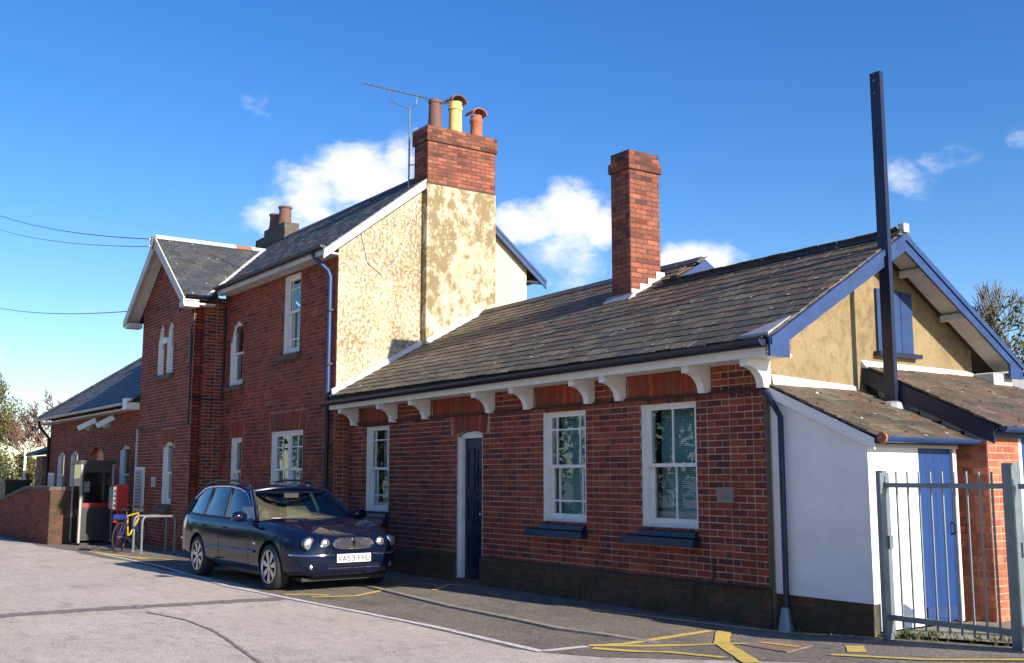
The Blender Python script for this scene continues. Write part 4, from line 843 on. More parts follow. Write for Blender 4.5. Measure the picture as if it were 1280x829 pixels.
# ------------------------------------------------------------------ lower wing at the far left
lw = thing('booking_wing', (-25, 0, -.1), 'lower far brick wing with hipped slate roof beside the gabled bay', 'building')
YL = -.88; ops = [Arch(-28.75, -27.85, .85, 2.2, 2.32), Arch(-27.05, -26.15, .85, 2.2, 2.32), Arch(-24.75, -23.25, -.2, 2.1, 2.38), Arch(-21.6, -20.7, .85, 2.25, 2.38)]
brick_wall(lw, (0, YL, 0), NX, NY, -30, XB0 - .002, -.25, 3.45, ops, [], 'mortar_red', 'brick_soot', kindf=lambda u, z: 1 if random.random() < .5 else 0)
for o in (ops[0], ops[1], ops[3]): sash_window(lw, o.u0, o.u1, .85, o.z1, YL, (None, None), head=(o.zs, o.z1), setb=.05, sill='stone')
MB().box(-24.75, -23.25, YL + .12, YL + .18, -.2, 1.95).build('door', M['red_dark'], lw); MB().box(-24.75, -23.25, YL + .10, YL + .15, 1.951, 2.4).build('fanlight', M['red'], lw)
sl_ = .75; y0, x0, z0 = YL - .36, -30.4, 3.42; yr = 2.9; dr_ = yr - y0
m = MB(); m.add([(x0, y0, z0), (XB0 - .01, y0, z0), (XB0 - .01, yr, z0 + sl_ * dr_), (x0 + dr_, yr, z0 + sl_ * dr_), (x0, 2 * yr - y0, z0), (XB0 - .01, 2 * yr - y0, z0)], [(0, 1, 2, 3), (0, 3, 4), (3, 2, 5, 4), (0, 4, 5, 1), (1, 5, 2)])
lroof = m.build('roof', M['roof_board'], lw); cl = 1 / math.sqrt(1 + sl_ * sl_)
slates(lroof, lambda a, b: Vector((a, y0 - .02 + b * cl, z0 + sl_ * (b * cl - .02))), x0, XB0 - .01, 24, .21, .28, lambda a, b: b * cl < dr_ and a > x0 + b * cl, kind=1, mat='slate_blue', rough=.5)
m = MB(); n = 14
for i in range(n):
    a, b = i / n, (i + 1) / n - .004; m.beam((x0 + dr_ * a, y0 + dr_ * a, z0 + sl_ * dr_ * a + .05), (x0 + dr_ * b, y0 + dr_ * b, z0 + sl_ * dr_ * b + .05), .16, .06)
m.build('hip_tile', M['slate_blue'], lroof)
gutter(lw, (x0, y0 - .07, z0 - .005), (XB0 - .42, y0 - .07, z0 - .005), .06, 'grey_white'); MB().box(x0 + .1, XB0 - .42, y0 + .0, YL - .012, z0 - .17, z0 - .13).build('soffit', M['grey_white'], lw); MB().box(XB0 - .40, XB0 - .05, y0 - .08, YL - .012, z0 - .18, z0 + .10).build('eaves_box', M['white'], lw)
MB().tube([(-29.9, y0 - .05, z0 - .05), (-29.93, y0, z0 - .25), (-29.95, YL - .06, z0 - .6), (-29.95, YL - .06, -.2)], .05, 8).build('downpipe', M['black'], lw, smooth=True)
MB().tube([(-19.9, YL - .05, 2.75), (-19.9, YL - .05, -.1)], .04, 8).build('downpipe', M['grey_white'], lw, smooth=True)
MB().box(-30, -29.76, YL + .241, 6, -.25, 3.4).box(-29.76, XB0 - .01, 5.9, 6, -.25, 3.4).build('rear_wall', M['mortar_red'], lw)
po = thing('brick_porch', (-31.4, -.6, -.2), 'small brick porch with lean-to roof past the end of the far wing', 'porch')
MB().box(-31.9, -30.9, -.9, .5, -.3, 2.25).build('wall', M['mortar_red'], po); MB().hexa([(-32.2, -1.2, 2.25), (-30.42, -1.2, 2.25), (-30.42, .8, 2.5), (-32.2, .8, 2.5), (-32.2, -1.2, 2.33), (-30.42, -1.2, 2.33), (-30.42, .8, 3.1), (-32.2, .8, 3.1)]).build('roof', M['slate_blue'], po)

# ------------------------------------------------------------------ white lean-to against the gable
lt = thing('lean_to', (.7, .8, 0), 'small white rendered lean-to with blue door under the ochre gable', 'shed')
MB().prism([(x, .03, z) for x, z in ((.014, .36), (1.22, .36), (1.22, 1.915), (.014, 2.45))], (0, .10, 0)).build('side_wall', M['white_render'], lt)
brick_wall(lt, (0, .042, 0), NX, NY, .014, 1.205, -.02, .355, (), (), 'mortar_moss', 'brick_moss', 4, .08, name='base_wall')
MB().box(1.12, 1.2205, .1305, .85, .10, 1.91).box(1.12, 1.2205, 1.47, 1.52, .10, 1.90).build('front_wall', M['white_render'], lt)
MB().box(.06, 1.1195, 1.42, 1.50, .05, 1.9).build('back_wall', M['white_render'], lt)
ld = MB().box(1.17, 1.205, .86, 1.43, .12, 1.90).build('door', M['blue_bright'], lt)
m = MB()
for i in range(1, 4): m.box(1.2052, 1.207, .86 + i * .1425 - .003, .86 + i * .1425 + .003, .13, 1.89)
m.build('board_joint', M['blue'], ld); MB().box(1.2055, 1.222, .89, 1.40, .15, .27).build('kick_board', M['blue'], ld)
MB().tube([(1.21, 1.39, .98), (1.25, 1.39, 1.0), (1.25, 1.39, 1.08), (1.21, 1.39, 1.1)], .009, 6).build('handle', M['black'], ld)
MB().box(1.16, 1.235, 1.432, 1.469, .10, 1.90).build('door_frame', M['grey_white'], lt)
LZ = lambda x: 2.555 - .448 * x
m = MB(); m.hexa([(.014, -.02, LZ(.014) - .055), (1.36, -.02, LZ(1.36) - .055), (1.36, 1.63, LZ(1.36) - .055), (.014, 1.63, LZ(.014) - .055), (.014, -.02, LZ(.014)), (1.36, -.02, LZ(1.36)), (1.36, 1.63, LZ(1.36)), (.014, 1.63, LZ(.014))]); lroof2 = m.build('roof', M['roof_board'], lt)
k_ = 1 / math.sqrt(1 + .448 ** 2)
slates(lroof2, lambda a, b: Vector((1.385 - b * k_, a, LZ(1.385 - b * k_))), -.03, 1.63, 8, .185, .25, lambda a, b: 1.385 - b * k_ > .06 and not (.30 < 1.385 - b * k_ < .56 and a > 1.43), indiv=80, kindf=lambda a, b: 2 if random.random() < .6 else 0, rough=1.5)
MB().prism([(x, -.028, z) for x, z in ((.02, LZ(.02) - .12), (1.34, LZ(1.34) - .12), (1.34, LZ(1.34) - .01), (.02, LZ(.02) - .01))], (0, .02, 0)).build('verge_board', M['white_render'], lt)
gutter(lt, (1.415, .02, 1.955), (1.415, 1.60, 1.955), .055, 'blue'); MB().lathe((1.415, -.01, 1.945), [(.055, 0), (.055, .028), (.0, .029)], 10, 'y').build('gutter_end', M['terracotta'], lt)
MB().box(1.2215, 1.25, .03, 1.52, 1.86, 1.93).build('fascia', M['grey_white'], lt)

# ------------------------------------------------------------------ brick outbuilding behind it
ob = thing('brick_outbuilding', (.8, 2.8, 0), 'orange-brick outbuilding with sloping slate roof and blue eaves behind the lean-to', 'shed')
OZ = lambda x: 2.86 - .47 * x
brick_wall(ob, (0, 1.70, 0), NX, NY, .1, 1.47, 0, 2.0, (), (), 'mortar_red', 'brick', 2, .1, indiv=60)
brick_wall(ob, (1.471, 0, 0), (0, 1, 0), NX, 1.701, 2.30, 0, 2.0, (), (), 'mortar', 'brick', 2, .1, indiv=130)
MB().prism([(x, 1.695, z) for x, z in ((.03, 2.02), (1.46, 2.02), (1.46, OZ(1.46) - .06), (.03, OZ(.03) - .06))], (0, .06, 0)).build('side_cheek', M['blue_dark'], ob)
m = MB()
for i in range(5):
    x = .2 + i * .26; m.box(x, x + .25, 1.670, 1.6945, LZ(x + .25) + .05, LZ(x + .25) + .20)
m.build('soaker_flashing', M['lead'], ob)
m = MB(); m.box(1.42, 1.47, 2.302, 2.36, 0, 2.0); m.box(1.42, 1.47, 3.05, 3.11, 0, 2.0); m.build('door_frame', M['white'], ob); MB().box(1.40, 1.44, 2.361, 3.049, .05, 1.99).build('door', M['blue_bright'], ob)
MB().box(1.37, 1.471, 3.111, 4.2, 0, 2.0).build('front_wall', M['ochre'], ob); MB().box(.08, 1.4, 4.1, 4.2, 0, 2.3).build('rear_wall', M['mortar_red'], ob)
MB().box(1.478, 1.53, 1.66, 4.22, 1.98, 2.11).build('fascia', M['blue'], ob)
m = MB(); m.hexa([(.02, 1.64, OZ(.02) - .055), (1.62, 1.64, OZ(1.62) - .055), (1.62, 4.3, OZ(1.62) - .055), (.02, 4.3, OZ(.02) - .055), (.02, 1.64, OZ(.02)), (1.62, 1.64, OZ(1.62)), (1.62, 4.3, OZ(1.62)), (.02, 4.3, OZ(.02))]); oroof = m.build('roof', M['roof_board'], ob)
k2 = 1 / math.sqrt(1 + .47 ** 2)
slates(oroof, lambda a, b: Vector((1.645 - b * k2, a, OZ(1.645 - b * k2))), 1.63, 4.3, 9, .19, .26, lambda a, b: 1.645 - b * k2 > .08, indiv=100, kindf=lambda a, b: 2 if random.random() < .75 else 0, rough=1.8)
MB().prism([(x, 1.618, z) for x, z in ((.03, OZ(.03) - .20), (1.60, OZ(1.60) - .20), (1.60, OZ(1.60) - .01), (.03, OZ(.03) - .01))], (0, .02, 0)).build('bargeboard', M['blue_dark'], ob)
gutter(ob, (1.675, 1.66, 2.085), (1.675, 4.3, 2.085), .055, 'blue')

# ------------------------------------------------------------------ tall blue steel channel
pl = thing('steel_channel_post', (.45, 1.5, 0), 'tall leaning navy steel channel post rising through the lean-to roof', 'post')
def chan(z): t = z / 6; return .435, 1.545 - .004 * t
m = MB()
for (xa, xb, ya, yb) in ((-.068, .068, 0, .009), (.060, .068, .0091, .066), (-.068, -.060, .0091, .066)):
    p = []
    for z in (0, 6.27):
        cx, cy = chan(z); p += [(cx + xa, cy + ya, z), (cx + xb, cy + ya, z), (cx + xb, cy + yb, z), (cx + xa, cy + yb, z)]
    m.hexa(p)
m.build('channel', M['blue_dark'], pl)
for z in (6.17, 6.02):
    cx, cy = chan(z); MB().lathe((cx - .008, cy - .004, z), [(.0, -.006), (.014, -.006), (.014, .003)], 8, 'y').build('bolt', M['galv'], pl)
MB().lathe((.435, chan(2.3)[1] + .03, LZ(.435) - .06), [(.15, 0), (.12, .09), (.09, .11)], 12).build('collar_flashing', M['lead'], pl)

# ------------------------------------------------------------------ railing gate and its neighbour
def railing(x0, x1, y, nb, label, top=1.62, low=.24, leaf=True):
    g = thing('railing_gate', ((x0 + x1) / 2, y, gz(x0)), label, 'railing', 'galvanised railing panels by the lean-to')
    MB().box(x0, x1, y - .02, y + .02, top - .15, top - .105).build('rail', M['galv'], g); MB().box(x0, x1, y - .02, y + .02, low, low + .05).build('rail', M['galv'], g)
    for i in range(nb):
        x = x0 + (x1 - x0) * (i + 1) / (nb + 1); MB().tube([(x, y, low - .06), (x, y, top + random.uniform(-.006, .006))], .0105, 8).build('bar', M['galv'], g)
    return g
def gate_post(x, y, h, label, w=.075):
    p = thing('gate_post', (x, y, gz(x)), label, 'post', 'galvanised gate posts'); m = MB(); m.box(x - w / 2, x + w / 2, y - w / 2, y + w / 2, gz(x) - .1, h); m.build('shaft', M['galv'], p)
    m = MB(); m.box(x + w / 2 + .001, x + w / 2 + .012, y - .09, y + .05, gz(x), h - .02); m.build('flange', M['galv'], p); MB().box(x + w / 2 + .013, x + w / 2 + .03, y - .01, y + .05, .9, 1.02).build('latch', M['galv'], p)
gate_post(1.385, 0.0, 1.63, 'slim galvanised post close to the corner of the white lean-to'); gate_post(2.68, 0.0, 1.69, 'stout galvanised post at the right end of the railing gate', .10)
railing(1.43, 2.625, 0, 9, 'galvanised railing gate of nine thin bars in front of the blue lean-to door')
railing(2.78, 4.2, -.05, 10, 'galvanised railing panel cut off by the right edge of the picture', low=.30)
st = thing('leaning_slab', (2.66, .6, .1), 'dark slab leaning behind the stout gate post', 'slab'); MB().hexa([(2.30, .70, gz(2.4)), (2.62, .62, gz(2.4)), (2.62, .66, gz(2.4)), (2.30, .74, gz(2.4)), (2.38, .78, .78), (2.62, .70, .95), (2.62, .74, .95), (2.38, .82, .78)]).build('slab', M['steel_dark'], st)

# ------------------------------------------------------------------ ramp wall, phone box, bicycle and stands at the left
rw = thing('ramp_wall', (-24, -2.6, -.15), 'low dark brick ramp wall with sloping coping beside the phone box', 'wall')
Zc = lambda x: 1.28 if x > -24.0 else max(.75, 1.28 + (x + 24.0) * .11)
s = MB(); xs = [-33, -30, -28, -26, -24, -21]
for a, b in zip(xs, xs[1:]): s.hexa([(a, -2.69, -.35), (b, -2.69, -.35), (b, -2.46, -.35), (a, -2.46, -.35), (a, -2.69, Zc(a)), (b, -2.69, Zc(b)), (b, -2.46, Zc(b)), (a, -2.46, Zc(a))])
w_ = brick_wall(rw, (0, -2.695, 0), NX, NY, -33, -21, -.3, 1.2, (), [], 'mortar_dark', 'brick_soot', 0, .22, outer=lambda z: (-33 if z < .7 else -24.0 - (1.24 - z) / .11 if z < 1.2 else -24, -21))
brick_wall(rw, (-20.998, 0, 0), (0, 1, 0), NX, -2.69, -2.0, -.3, 1.2, (), [], 'mortar_dark', 'brick_moss', 4, .2)
m = MB()
for a, b in zip(xs, xs[1:]): m.hexa([(a, -2.74, Zc(a) - .06), (b + .0, -2.74, Zc(b) - .06), (b, -2.42, Zc(b) - .06), (a, -2.42, Zc(a) - .06), (a, -2.72, Zc(a) + .03), (b, -2.72, Zc(b) + .03), (b, -2.44, Zc(b) + .03), (a, -2.44, Zc(a) + .03)])
m.hexa([(-21.24, -2.415, 1.22), (-20.95, -2.415, 1.22), (-20.95, -1.98, 1.22), (-21.24, -1.98, 1.22), (-21.24, -2.415, 1.31), (-20.97, -2.415, 1.31), (-20.97, -1.98, 1.31), (-21.24, -1.98, 1.31)]); m.build('coping', M['stone'], rw)

zb0 = gz(-20.4)
bt = thing('phone_box', (-20.45, -1.8, zb0), 'modern glazed phone box with red band between ramp wall and bicycle', 'phone box')
x0, x1, y0, y1, zt = -20.95, -20.05, -2.22, -1.42, zb0 + 2.08
for x in (x0, x1 - .05):
    for y in (y0, y1 - .05): MB().box(x, x + .05, y, y + .05, zb0, zt - .10).build('post', M['alu'], bt)
MB().box(x0 - .02, x1 + .02, y0 - .02, y1 + .02, zt - .10, zt).build('roof', M['steel_dark'], bt); MB().box(x0, x1, y0, y1, zb0, zb0 + .06).build('base', M['steel_dark'], bt)
MB().box(x1 - .035, x1 - .012, y0 + .052, y1 - .052, zb0 + .92, zb0 + 1.03).build('red_band', M['red_dark'], bt); MB().box(x1 - .036, x1 - .010, y0 + .052, y1 - .052, zt - .30, zt - .101).build('header_panel', M['steel_dark'], bt)
MB().box(x1 - .036, x1 - .014, y0 + .052, y0 + .085, zb0 + .12, zt - .301).build('door_stile', M['steel_dark'], bt); MB().box(x1 - .036, x1 - .014, y1 - .085, y1 - .052, zb0 + .12, zt - .301).build('door_stile', M['steel_dark'], bt)
MB().box(x1 - .028, x1 - .022, y0 + .086, y1 - .086, zb0 + 1.031, zt - .301).build('pane', M['booth_glass'], bt); MB().box(x1 - .028, x1 - .022, y0 + .086, y1 - .086, zb0 + .12, zb0 + .919).build('lower_panel', M['steel_dark'], bt)
MB().box(x0 + .052, x1 - .052, y0 + .02, y0 + .026, zb0 + .12, zt - .101).build('pane', M['booth_glass'], bt); MB().box(x0 + .052, x1 - .052, y1 - .026, y1 - .02, zb0 + .12, zt - .101).build('pane', M['booth_glass'], bt)
MB().box(x0 + .01, x0 + .03, y0 + .052, y1 - .052, zb0 + .06, zt - .101).build('back_panel', M['steel_dark'], bt)
MB().box(x0 + .031, x0 + .22, -2.0, -1.66, zb0 + .95, zb0 + 1.5).build('telephone', M['blue_dark'], bt); MB().box(x1 - .06, x1 - .056, -2.12, -1.98, zb0 + 1.30, zb0 + 1.56).build('notice', M['paper'], bt); MB().tube([(x0 + .24, -1.95, zb0 + 1.42), (x0 + .27, -1.95, zb0 + 1.35), (x0 + .24, -1.95, zb0 + 1.24)], .02, 6).build('handset', M['black'], bt)

rb = thing('red_post_box', (-18.75, -1.35, gz(-18.7)), 'square red box with grey side slot behind the bicycle', 'box')
MB().box(-19.0, -18.6, -1.735, -1.45, gz(-18.7) + .86, gz(-18.7) + 1.47).build('body', M['red'], rb); MB().box(-19.0, -18.61, -1.80, -1.736, gz(-18.7) + .90, gz(-18.7) + 1.42).build('dispenser', M['galv'], rb); MB().box(-18.86, -18.74, -1.63, -1.51, gz(-18.7), gz(-18.7) + .86).build('pedestal', M['red_dark'], rb)
for i in range(4): MB().box(-18.609, -18.600, -1.79, -1.745, gz(-18.7) + .95 + i * .11, gz(-18.7) + 1.02 + i * .11).build('slot', M['black'], rb)

for i, (x, lab) in enumerate(((-16.35, 'galvanised bicycle stand hoop with the bicycle against it'), (-15.75, 'empty galvanised bicycle stand hoop nearest the parked car'))):
    g0 = gz(x); s = thing('bicycle_stand', (x, -1.6, g0), lab, 'bicycle stand', 'bicycle stand hoops')
    pts = [(x, -1.93, g0)] + [(x, -1.93, g0 + .66)] + [(x, -1.85 - .08 * math.cos(t), g0 + .66 + .12 * math.sin(t)) for t in (.4, .8, 1.2, 1.57)] + [(x, -1.30 + .08 * math.sin(t), g0 + .66 + .12 * math.cos(t)) for t in (0, .4, .8, 1.2, 1.57)] + [(x, -1.22, g0)]
    MB().tube(pts, .026, 8).build('hoop', M['galv'], s, smooth=True)
    for y in (-1.93, -1.22): MB().lathe((x, y, g0), [(.07, 0), (.07, .012), (.03, .014)], 12).build('foot_plate', M['galv'], s)

bk = thing('bicycle', (-16.55, -2.20, gz(-16.8)), 'yellow and blue bicycle leaning on the stands by the phone box', 'bicycle', rotz=RD(140)); bk.rotation_euler = (RD(4), 0, RD(140))
def wheel_b(x):
    m = MB(); n = 32; R_ = .335
    pts = [(x + R_ * math.cos(2 * math.pi * k / n), 0, R_ + R_ * math.sin(2 * math.pi * k / n)) for k in range(n + 1)]; wo = MB().tube(pts, .019, 6, False).build('wheel', M['tyre'], bk, smooth=True)
    r2 = .31; MB().tube([(x + r2 * math.cos(2 * math.pi * k / n), 0, R_ + r2 * math.sin(2 * math.pi * k / n)) for k in range(n + 1)], .009, 5, False).build('rim', M['alu'], wo)
    for k in range(18): m.tube([(x, .012 * (-1) ** k, R_), (x + r2 * math.cos(2 * math.pi * k / 18), 0, R_ + r2 * math.sin(2 * math.pi * k / 18))], .0018, 4)
    m.build('spokes', M['alu'], wo); MB().lathe((x, -.04, R_), [(.018, 0), (.018, .08)], 8, 'y').build('hub', M['alu'], wo)
wheel_b(0); wheel_b(1.03)
F_ = dict(ra=(0, 0, .335), fa=(1.03, 0, .335), bb=(.43, 0, .28), st=(.28, 0, .78), ht=(.83, 0, .83), hb=(.87, 0, .70))
m = MB()
for a, b in (('bb', 'st'), ('bb', 'hb'), ('st', 'ht'), ('ht', 'hb')): m.tube([F_[a], F_[b]], .019, 8)
fr_ = m.build('frame', M['yellow'], bk, smooth=True); m = MB()
for y in (-.05, .05): MB().tube([(0, y, .335), (.43, y * .6, .28)], .010, 6).build('chain_stay', M['blue_frame'], bk, smooth=True); MB().tube([(0, y, .335), (.28, y * .3, .76)], .009, 6).build('seat_stay', M['blue_frame'], bk, smooth=True); MB().tube([(.86, y, .69), (1.03, y, .335)], .013, 6).build('fork', M['blue_frame'], bk, smooth=True)
MB().tube([(.24, 0, .76), (.22, 0, .90)], .013, 7).build('seat_post', M['alu'], bk); MB().hexa([(.06, -.07, .90), (.34, -.02, .90), (.34, .02, .90), (.06, .07, .90), (.08, -.06, .95), (.33, -.012, .94), (.33, .012, .94), (.08, .06, .95)]).build('saddle', M['trim'], bk)
MB().tube([(.82, -.28, .99), (.84, -.1, .96), (.83, 0, .95), (.84, .1, .96), (.82, .28, .99)], .014, 7).tube([(.83, 0, .95), (.83, 0, .83)], .014, 7).build('handlebar', M['trim'], bk)
MB().lathe((.43, -.06, .28), [(.09, 0), (.09, .006)], 18, 'y').tube([(.43, -.07, .28), (.55, -.08, .16)], .010, 6).tube([(.43, .07, .28), (.31, .08, .40)], .010, 6).build('crank', M['steel_dark'], bk); MB().box(.50, .60, -.16, -.075, .145, .165).box(.26, .36, .075, .16, .39, .41).build('pedal', M['trim'], bk)
MB().box(-.30, .12, -.09, .09, .71, .73).tube([(-.2, 0, .71), (-.02, 0, .35)], .006, 5).build('carrier', M['trim'], bk); MB().box(-.32, -.29, -.035, .035, .66, .70).build('rear_reflector', M['red'], bk); MB().box(-.20, .08, -.08, .10, .731, .82).build('saddle_bag', M['blue_frame'], bk)

# posters, notices and cameras
tp = thing('timetable_case', (-19.2, YB, .9), 'tall white-framed timetable case on the gabled bay wall', 'notice board')
MB().box(-19.55, -18.85, YB - .06, YB - .012, .72, 1.80).build('case', M['white'], tp); MB().box(-19.48, -18.92, YB - .064, YB - .0605, .79, 1.73).build('poster', M['poster'], tp)
m = MB()
for i in range(11): m.box(-19.45, -18.95 - .12 * random.random(), YB - .0665, YB - .0645, .84 + i * .08, .84 + i * .08 + .02)
m.build('print_lines', M['print_ink'], tp)
np_ = thing('small_notice', (-18.15, YB, 1.35), 'small pale notice on the bay wall left of the ground-floor window', 'notice'); MB().box(-18.30, -17.98, YB - .025, YB - .011, 1.33, 1.56).build('plate', M['grey_white'], np_); MB().box(-18.24, -18.04, YB - .027, YB - .0255, 1.37, 1.50).build('print_block', M['poster'], np_)
lp = thing('poster_case', (-29.4, YL, 1.2), 'pale poster case near the far end of the brick wing', 'notice board'); MB().box(-29.75, -29.0, YL - .06, YL - .012, .7, 1.68).build('case', M['white'], lp); MB().box(-29.68, -29.07, YL - .064, YL - .0605, .77, 1.6).build('poster', M['poster'], lp)
for i, (x, mt, lab) in enumerate(((-24.6, 'grey_white', 'round lamp left of the security cameras under the far eaves'), (-22.75, 'grey_white', 'junction box between the two security cameras under the far eaves'))):
    c = thing('wall_fitting', (x, YL, 3.0), lab, 'fitting'); MB().lathe((x, YL - .18, 3.02), [(.12, 0), (.15, .06), (.15, .17)], 12, 'y').build('housing', M[mt], c)
    MB().box(x - .03, x + .03, YL - .16, YL - .011, 2.98, 3.06).build('arm', M['galv'], c)
for x, dx, lab in ((-23.6, -.28, 'left security camera pointing down under the far eaves'), (-21.8, -.14, 'right security camera nearest the gabled bay')):
    c = thing('security_camera', (x, YL, 3.0), lab, 'camera', 'security cameras on the far wing'); MB().beam((x + dx, YL - .55, 2.90), (x - dx * .2, YL - .16, 3.14), .14, .14).build('housing', M['white'], c); MB().beam((x, YL - .25, 3.03), (x, YL - .011, 3.10), .04, .04).build('arm', M['galv'], c)
sb = thing('storage_bin', (-33, -1.6, -.2), 'dark storage bin behind the ramp wall at the far left', 'bin'); MB().box(-34.2, -32.6, -1.7, -.9, -.3, 1.35).build('body', M['trim'], sb); MB().box(-34.25, -32.55, -1.75, -.85, 1.351, 1.45).build('lid', M['steel_dark'], sb)
MBp = thing('white_post', (-35.6, -.55, -.2), 'thin white post beyond the far brick wing', 'post'); MB().box(-35.64, -35.56, -.59, -.51, -.3, 2.5).build('shaft', M['white'], MBp); MB().box(-35.67, -35.53, -.62, -.48, 2.501, 2.54).build('cap', M['white'], MBp)

# overhead wires
def wire(a, b, sag, label, r=.012):
    a, b = Vector(a), Vector(b); pts = [a + (b - a) * (i / 24) - Vector((0, 0, sag * 4 * (i / 24) * (1 - i / 24))) for i in range(25)]
    o = MB().tube(pts, r, 5).build('overhead_wire', M['black']); tag(o, label, 'wire', 'overhead wires to the gabled bay')
wire((BC - .05, -1.43, 7.22), (-46, -1.3, 14.0), .3, 'upper of the two overhead wires reaching the bay gable apex')
wire((BC - .12, -1.43, 7.05), (-46, -1.3, 13.3), .3, 'lower of the two overhead wires reaching the bay gable apex', .009)
wire((-15.9, -1.04, 5.42), (-46, -1.1, 9.5), .35, 'single overhead wire crossing the bay gable below its eaves')
ins = thing('wire_insulator', (BC, -1.43, 7.1), 'small insulator bracket on the apex of the bay gable', 'insulator'); MB().box(BC - .10, BC - .03, -1.46, -1.405, 6.98, 7.28).build('bracket', M['black'], ins)
for z in (7.05, 7.22): MB().lathe((BC - .07, -1.50, z), [(.02, 0), (.035, .015), (.02, .03)], 8, 'y').build('insulator', M['white'], ins)

# ------------------------------------------------------------------ the parked estate car (own coordinates: front axle at x = 0, nose to +x, left to +y)
car = thing('estate_car', (-6.62, -1.98, .008), 'dark navy estate car with chrome grille parked against the brick house', 'car', rotz=RD(1.8))
CX = [-3.83, -3.80, -3.72, -3.55, -3.3, -2.7, -1.5, -.6, 0, .33, .54, .67, .755, .81, .84]
CT = dict(w=[.52, .64, .75, .825, .868, .892, .895, .890, .885, .860, .812, .745, .66, .57, .47], zb=[.40, .32, .27, .23, .21, .20, .19, .19, .19, .19, .20, .21, .22, .25, .31],
          zt=[.74, .84, .93, .965, .97, .955, .935, .915, .872, .825, .778, .735, .70, .655, .59], zc=[.74, .84, .90, .88, .86, .84, .82, .955, .935, .885, .832, .785, .742, .69, .61])
def ci(k, x):
    if x <= CX[0]: return CT[k][0]
    for i in range(len(CX) - 1):
        if x <= CX[i + 1]:
            t = (x - CX[i]) / (CX[i + 1] - CX[i]); v = CT[k]; m0 = (v[i + 1] - v[max(i - 1, 0)]) / (CX[i + 1] - CX[max(i - 1, 0)]); m1 = (v[min(i + 2, len(v) - 1)] - v[i]) / (CX[min(i + 2, len(v) - 1)] - CX[i]); h = CX[i + 1] - CX[i]
            return (2 * t ** 3 - 3 * t * t + 1) * v[i] + (t ** 3 - 2 * t * t + t) * h * m0 + (-2 * t ** 3 + 3 * t * t) * v[i + 1] + (t ** 3 - t * t) * h * m1
    return CT[k][-1]
def half(x):
    w, zb, zt, zc = (ci(k, x) for k in ('w', 'zb', 'zt', 'zc')); h = zt - zb
    return [(0, zb), (.72 * w, zb), (.90 * w, zb + .03), (.965 * w, zb + .10 * h / .7), (.985 * w, zb + .25 * h), (1.0 * w, zb + .50 * h), (.995 * w, zb + .68 * h), (.972 * w, zb + .84 * h), (.945 * w, zb + .94 * h), (.90 * w, zt), (.84 * w, zt + (zc - zt) * .25 + (.012 if x > -.5 else 0)), (.55 * w, zt + (zc - zt) * .85 + (.008 if x > -.5 else 0)), (.25 * w, zc), (0, zc)]
def side_y(x, z):                                    # half width of the body at a height
    h = half(x)[:10]
    for (ya, za), (yb, zb) in zip(h, h[1:]):
        if za <= z <= zb and zb > za: return ya + (yb - ya) * (z - za) / (zb - za)
    return h[-1][0]
def nose_x(y, z):                                    # how far forward the nose reaches at (y, z)
    lo, hi = 0.0, .84
    def inside(x):
        h = half(x); zt_ = None
        if not (h[1][1] - .01 <= z): return False
        top = [(a, b) for a, b in h[5:]]
        for (ya, za), (yb, zb) in zip(top, top[1:]):
            if yb <= abs(y) <= ya: return z <= za + (zb - za) * ((ya - abs(y)) / max(ya - yb, 1e-6)) and abs(y) <= side_y(x, min(z, h[9][1]))
        return abs(y) <= side_y(x, z) if abs(y) <= h[5][0] else False
    if inside(hi): return hi
    for _ in range(30):
        mid = (lo + hi) / 2
        if inside(mid): lo = mid
        else: hi = mid
    return lo
m = MB(); st_ = sorted(set([CX[0] + (CX[-1] - CX[0]) * i / 70 for i in range(71)] + CX[-7:] + CX[:4])); ring_n = None
for x in st_:
    h = half(x); ring = h + [(-y, z) for y, z in h[1:-1]][::-1]; ring_n = len(ring)
    for y, z in ring: m.v.append((x, y, z)); m.t.append(None)
for i in range(len(st_) - 1):
    for k in range(ring_n): a, b = i * ring_n + k, i * ring_n + (k + 1) % ring_n; m.f.append((a, b, b + ring_n, a + ring_n))
m.f.append(tuple(range(ring_n))); e0 = (len(st_) - 1) * ring_n; m.f.append(tuple(range(e0, e0 + ring_n)))
body = m.build('body', M['car'], car, smooth=True)
def arch_cut(target, specs):
    cut = MB()
    for x, sg in specs: cut.lathe((x, min(sg * .58, sg * 1.0), .315), [(.365, 0), (.365, .42)], 40, 'y')
    c = cut.build('cutter', M['trim'], car); md = target.modifiers.new('arches', 'BOOLEAN'); md.object = c; md.operation = 'DIFFERENCE'; md.solver = 'EXACT'
    bpy.context.view_layer.update(); dg = bpy.context.evaluated_depsgraph_get(); me = bpy.data.meshes.new_from_object(target.evaluated_get(dg)); target.modifiers.clear(); old = target.data; target.data = me
    bpy.data.objects.remove(c, do_unlink=True); me.polygons.foreach_set('use_smooth', [True] * len(me.polygons)); me.set_sharp_from_angle(angle=RD(32))
arch_cut(body, [(0, -1), (0, 1), (-2.71, -1), (-2.71, 1)])
def cmesh(name, mat, fn, parent=car, smooth=False, label=None):
    m = MB(); fn(m); return m.build(name, M[mat], parent, smooth=smooth, label=label)
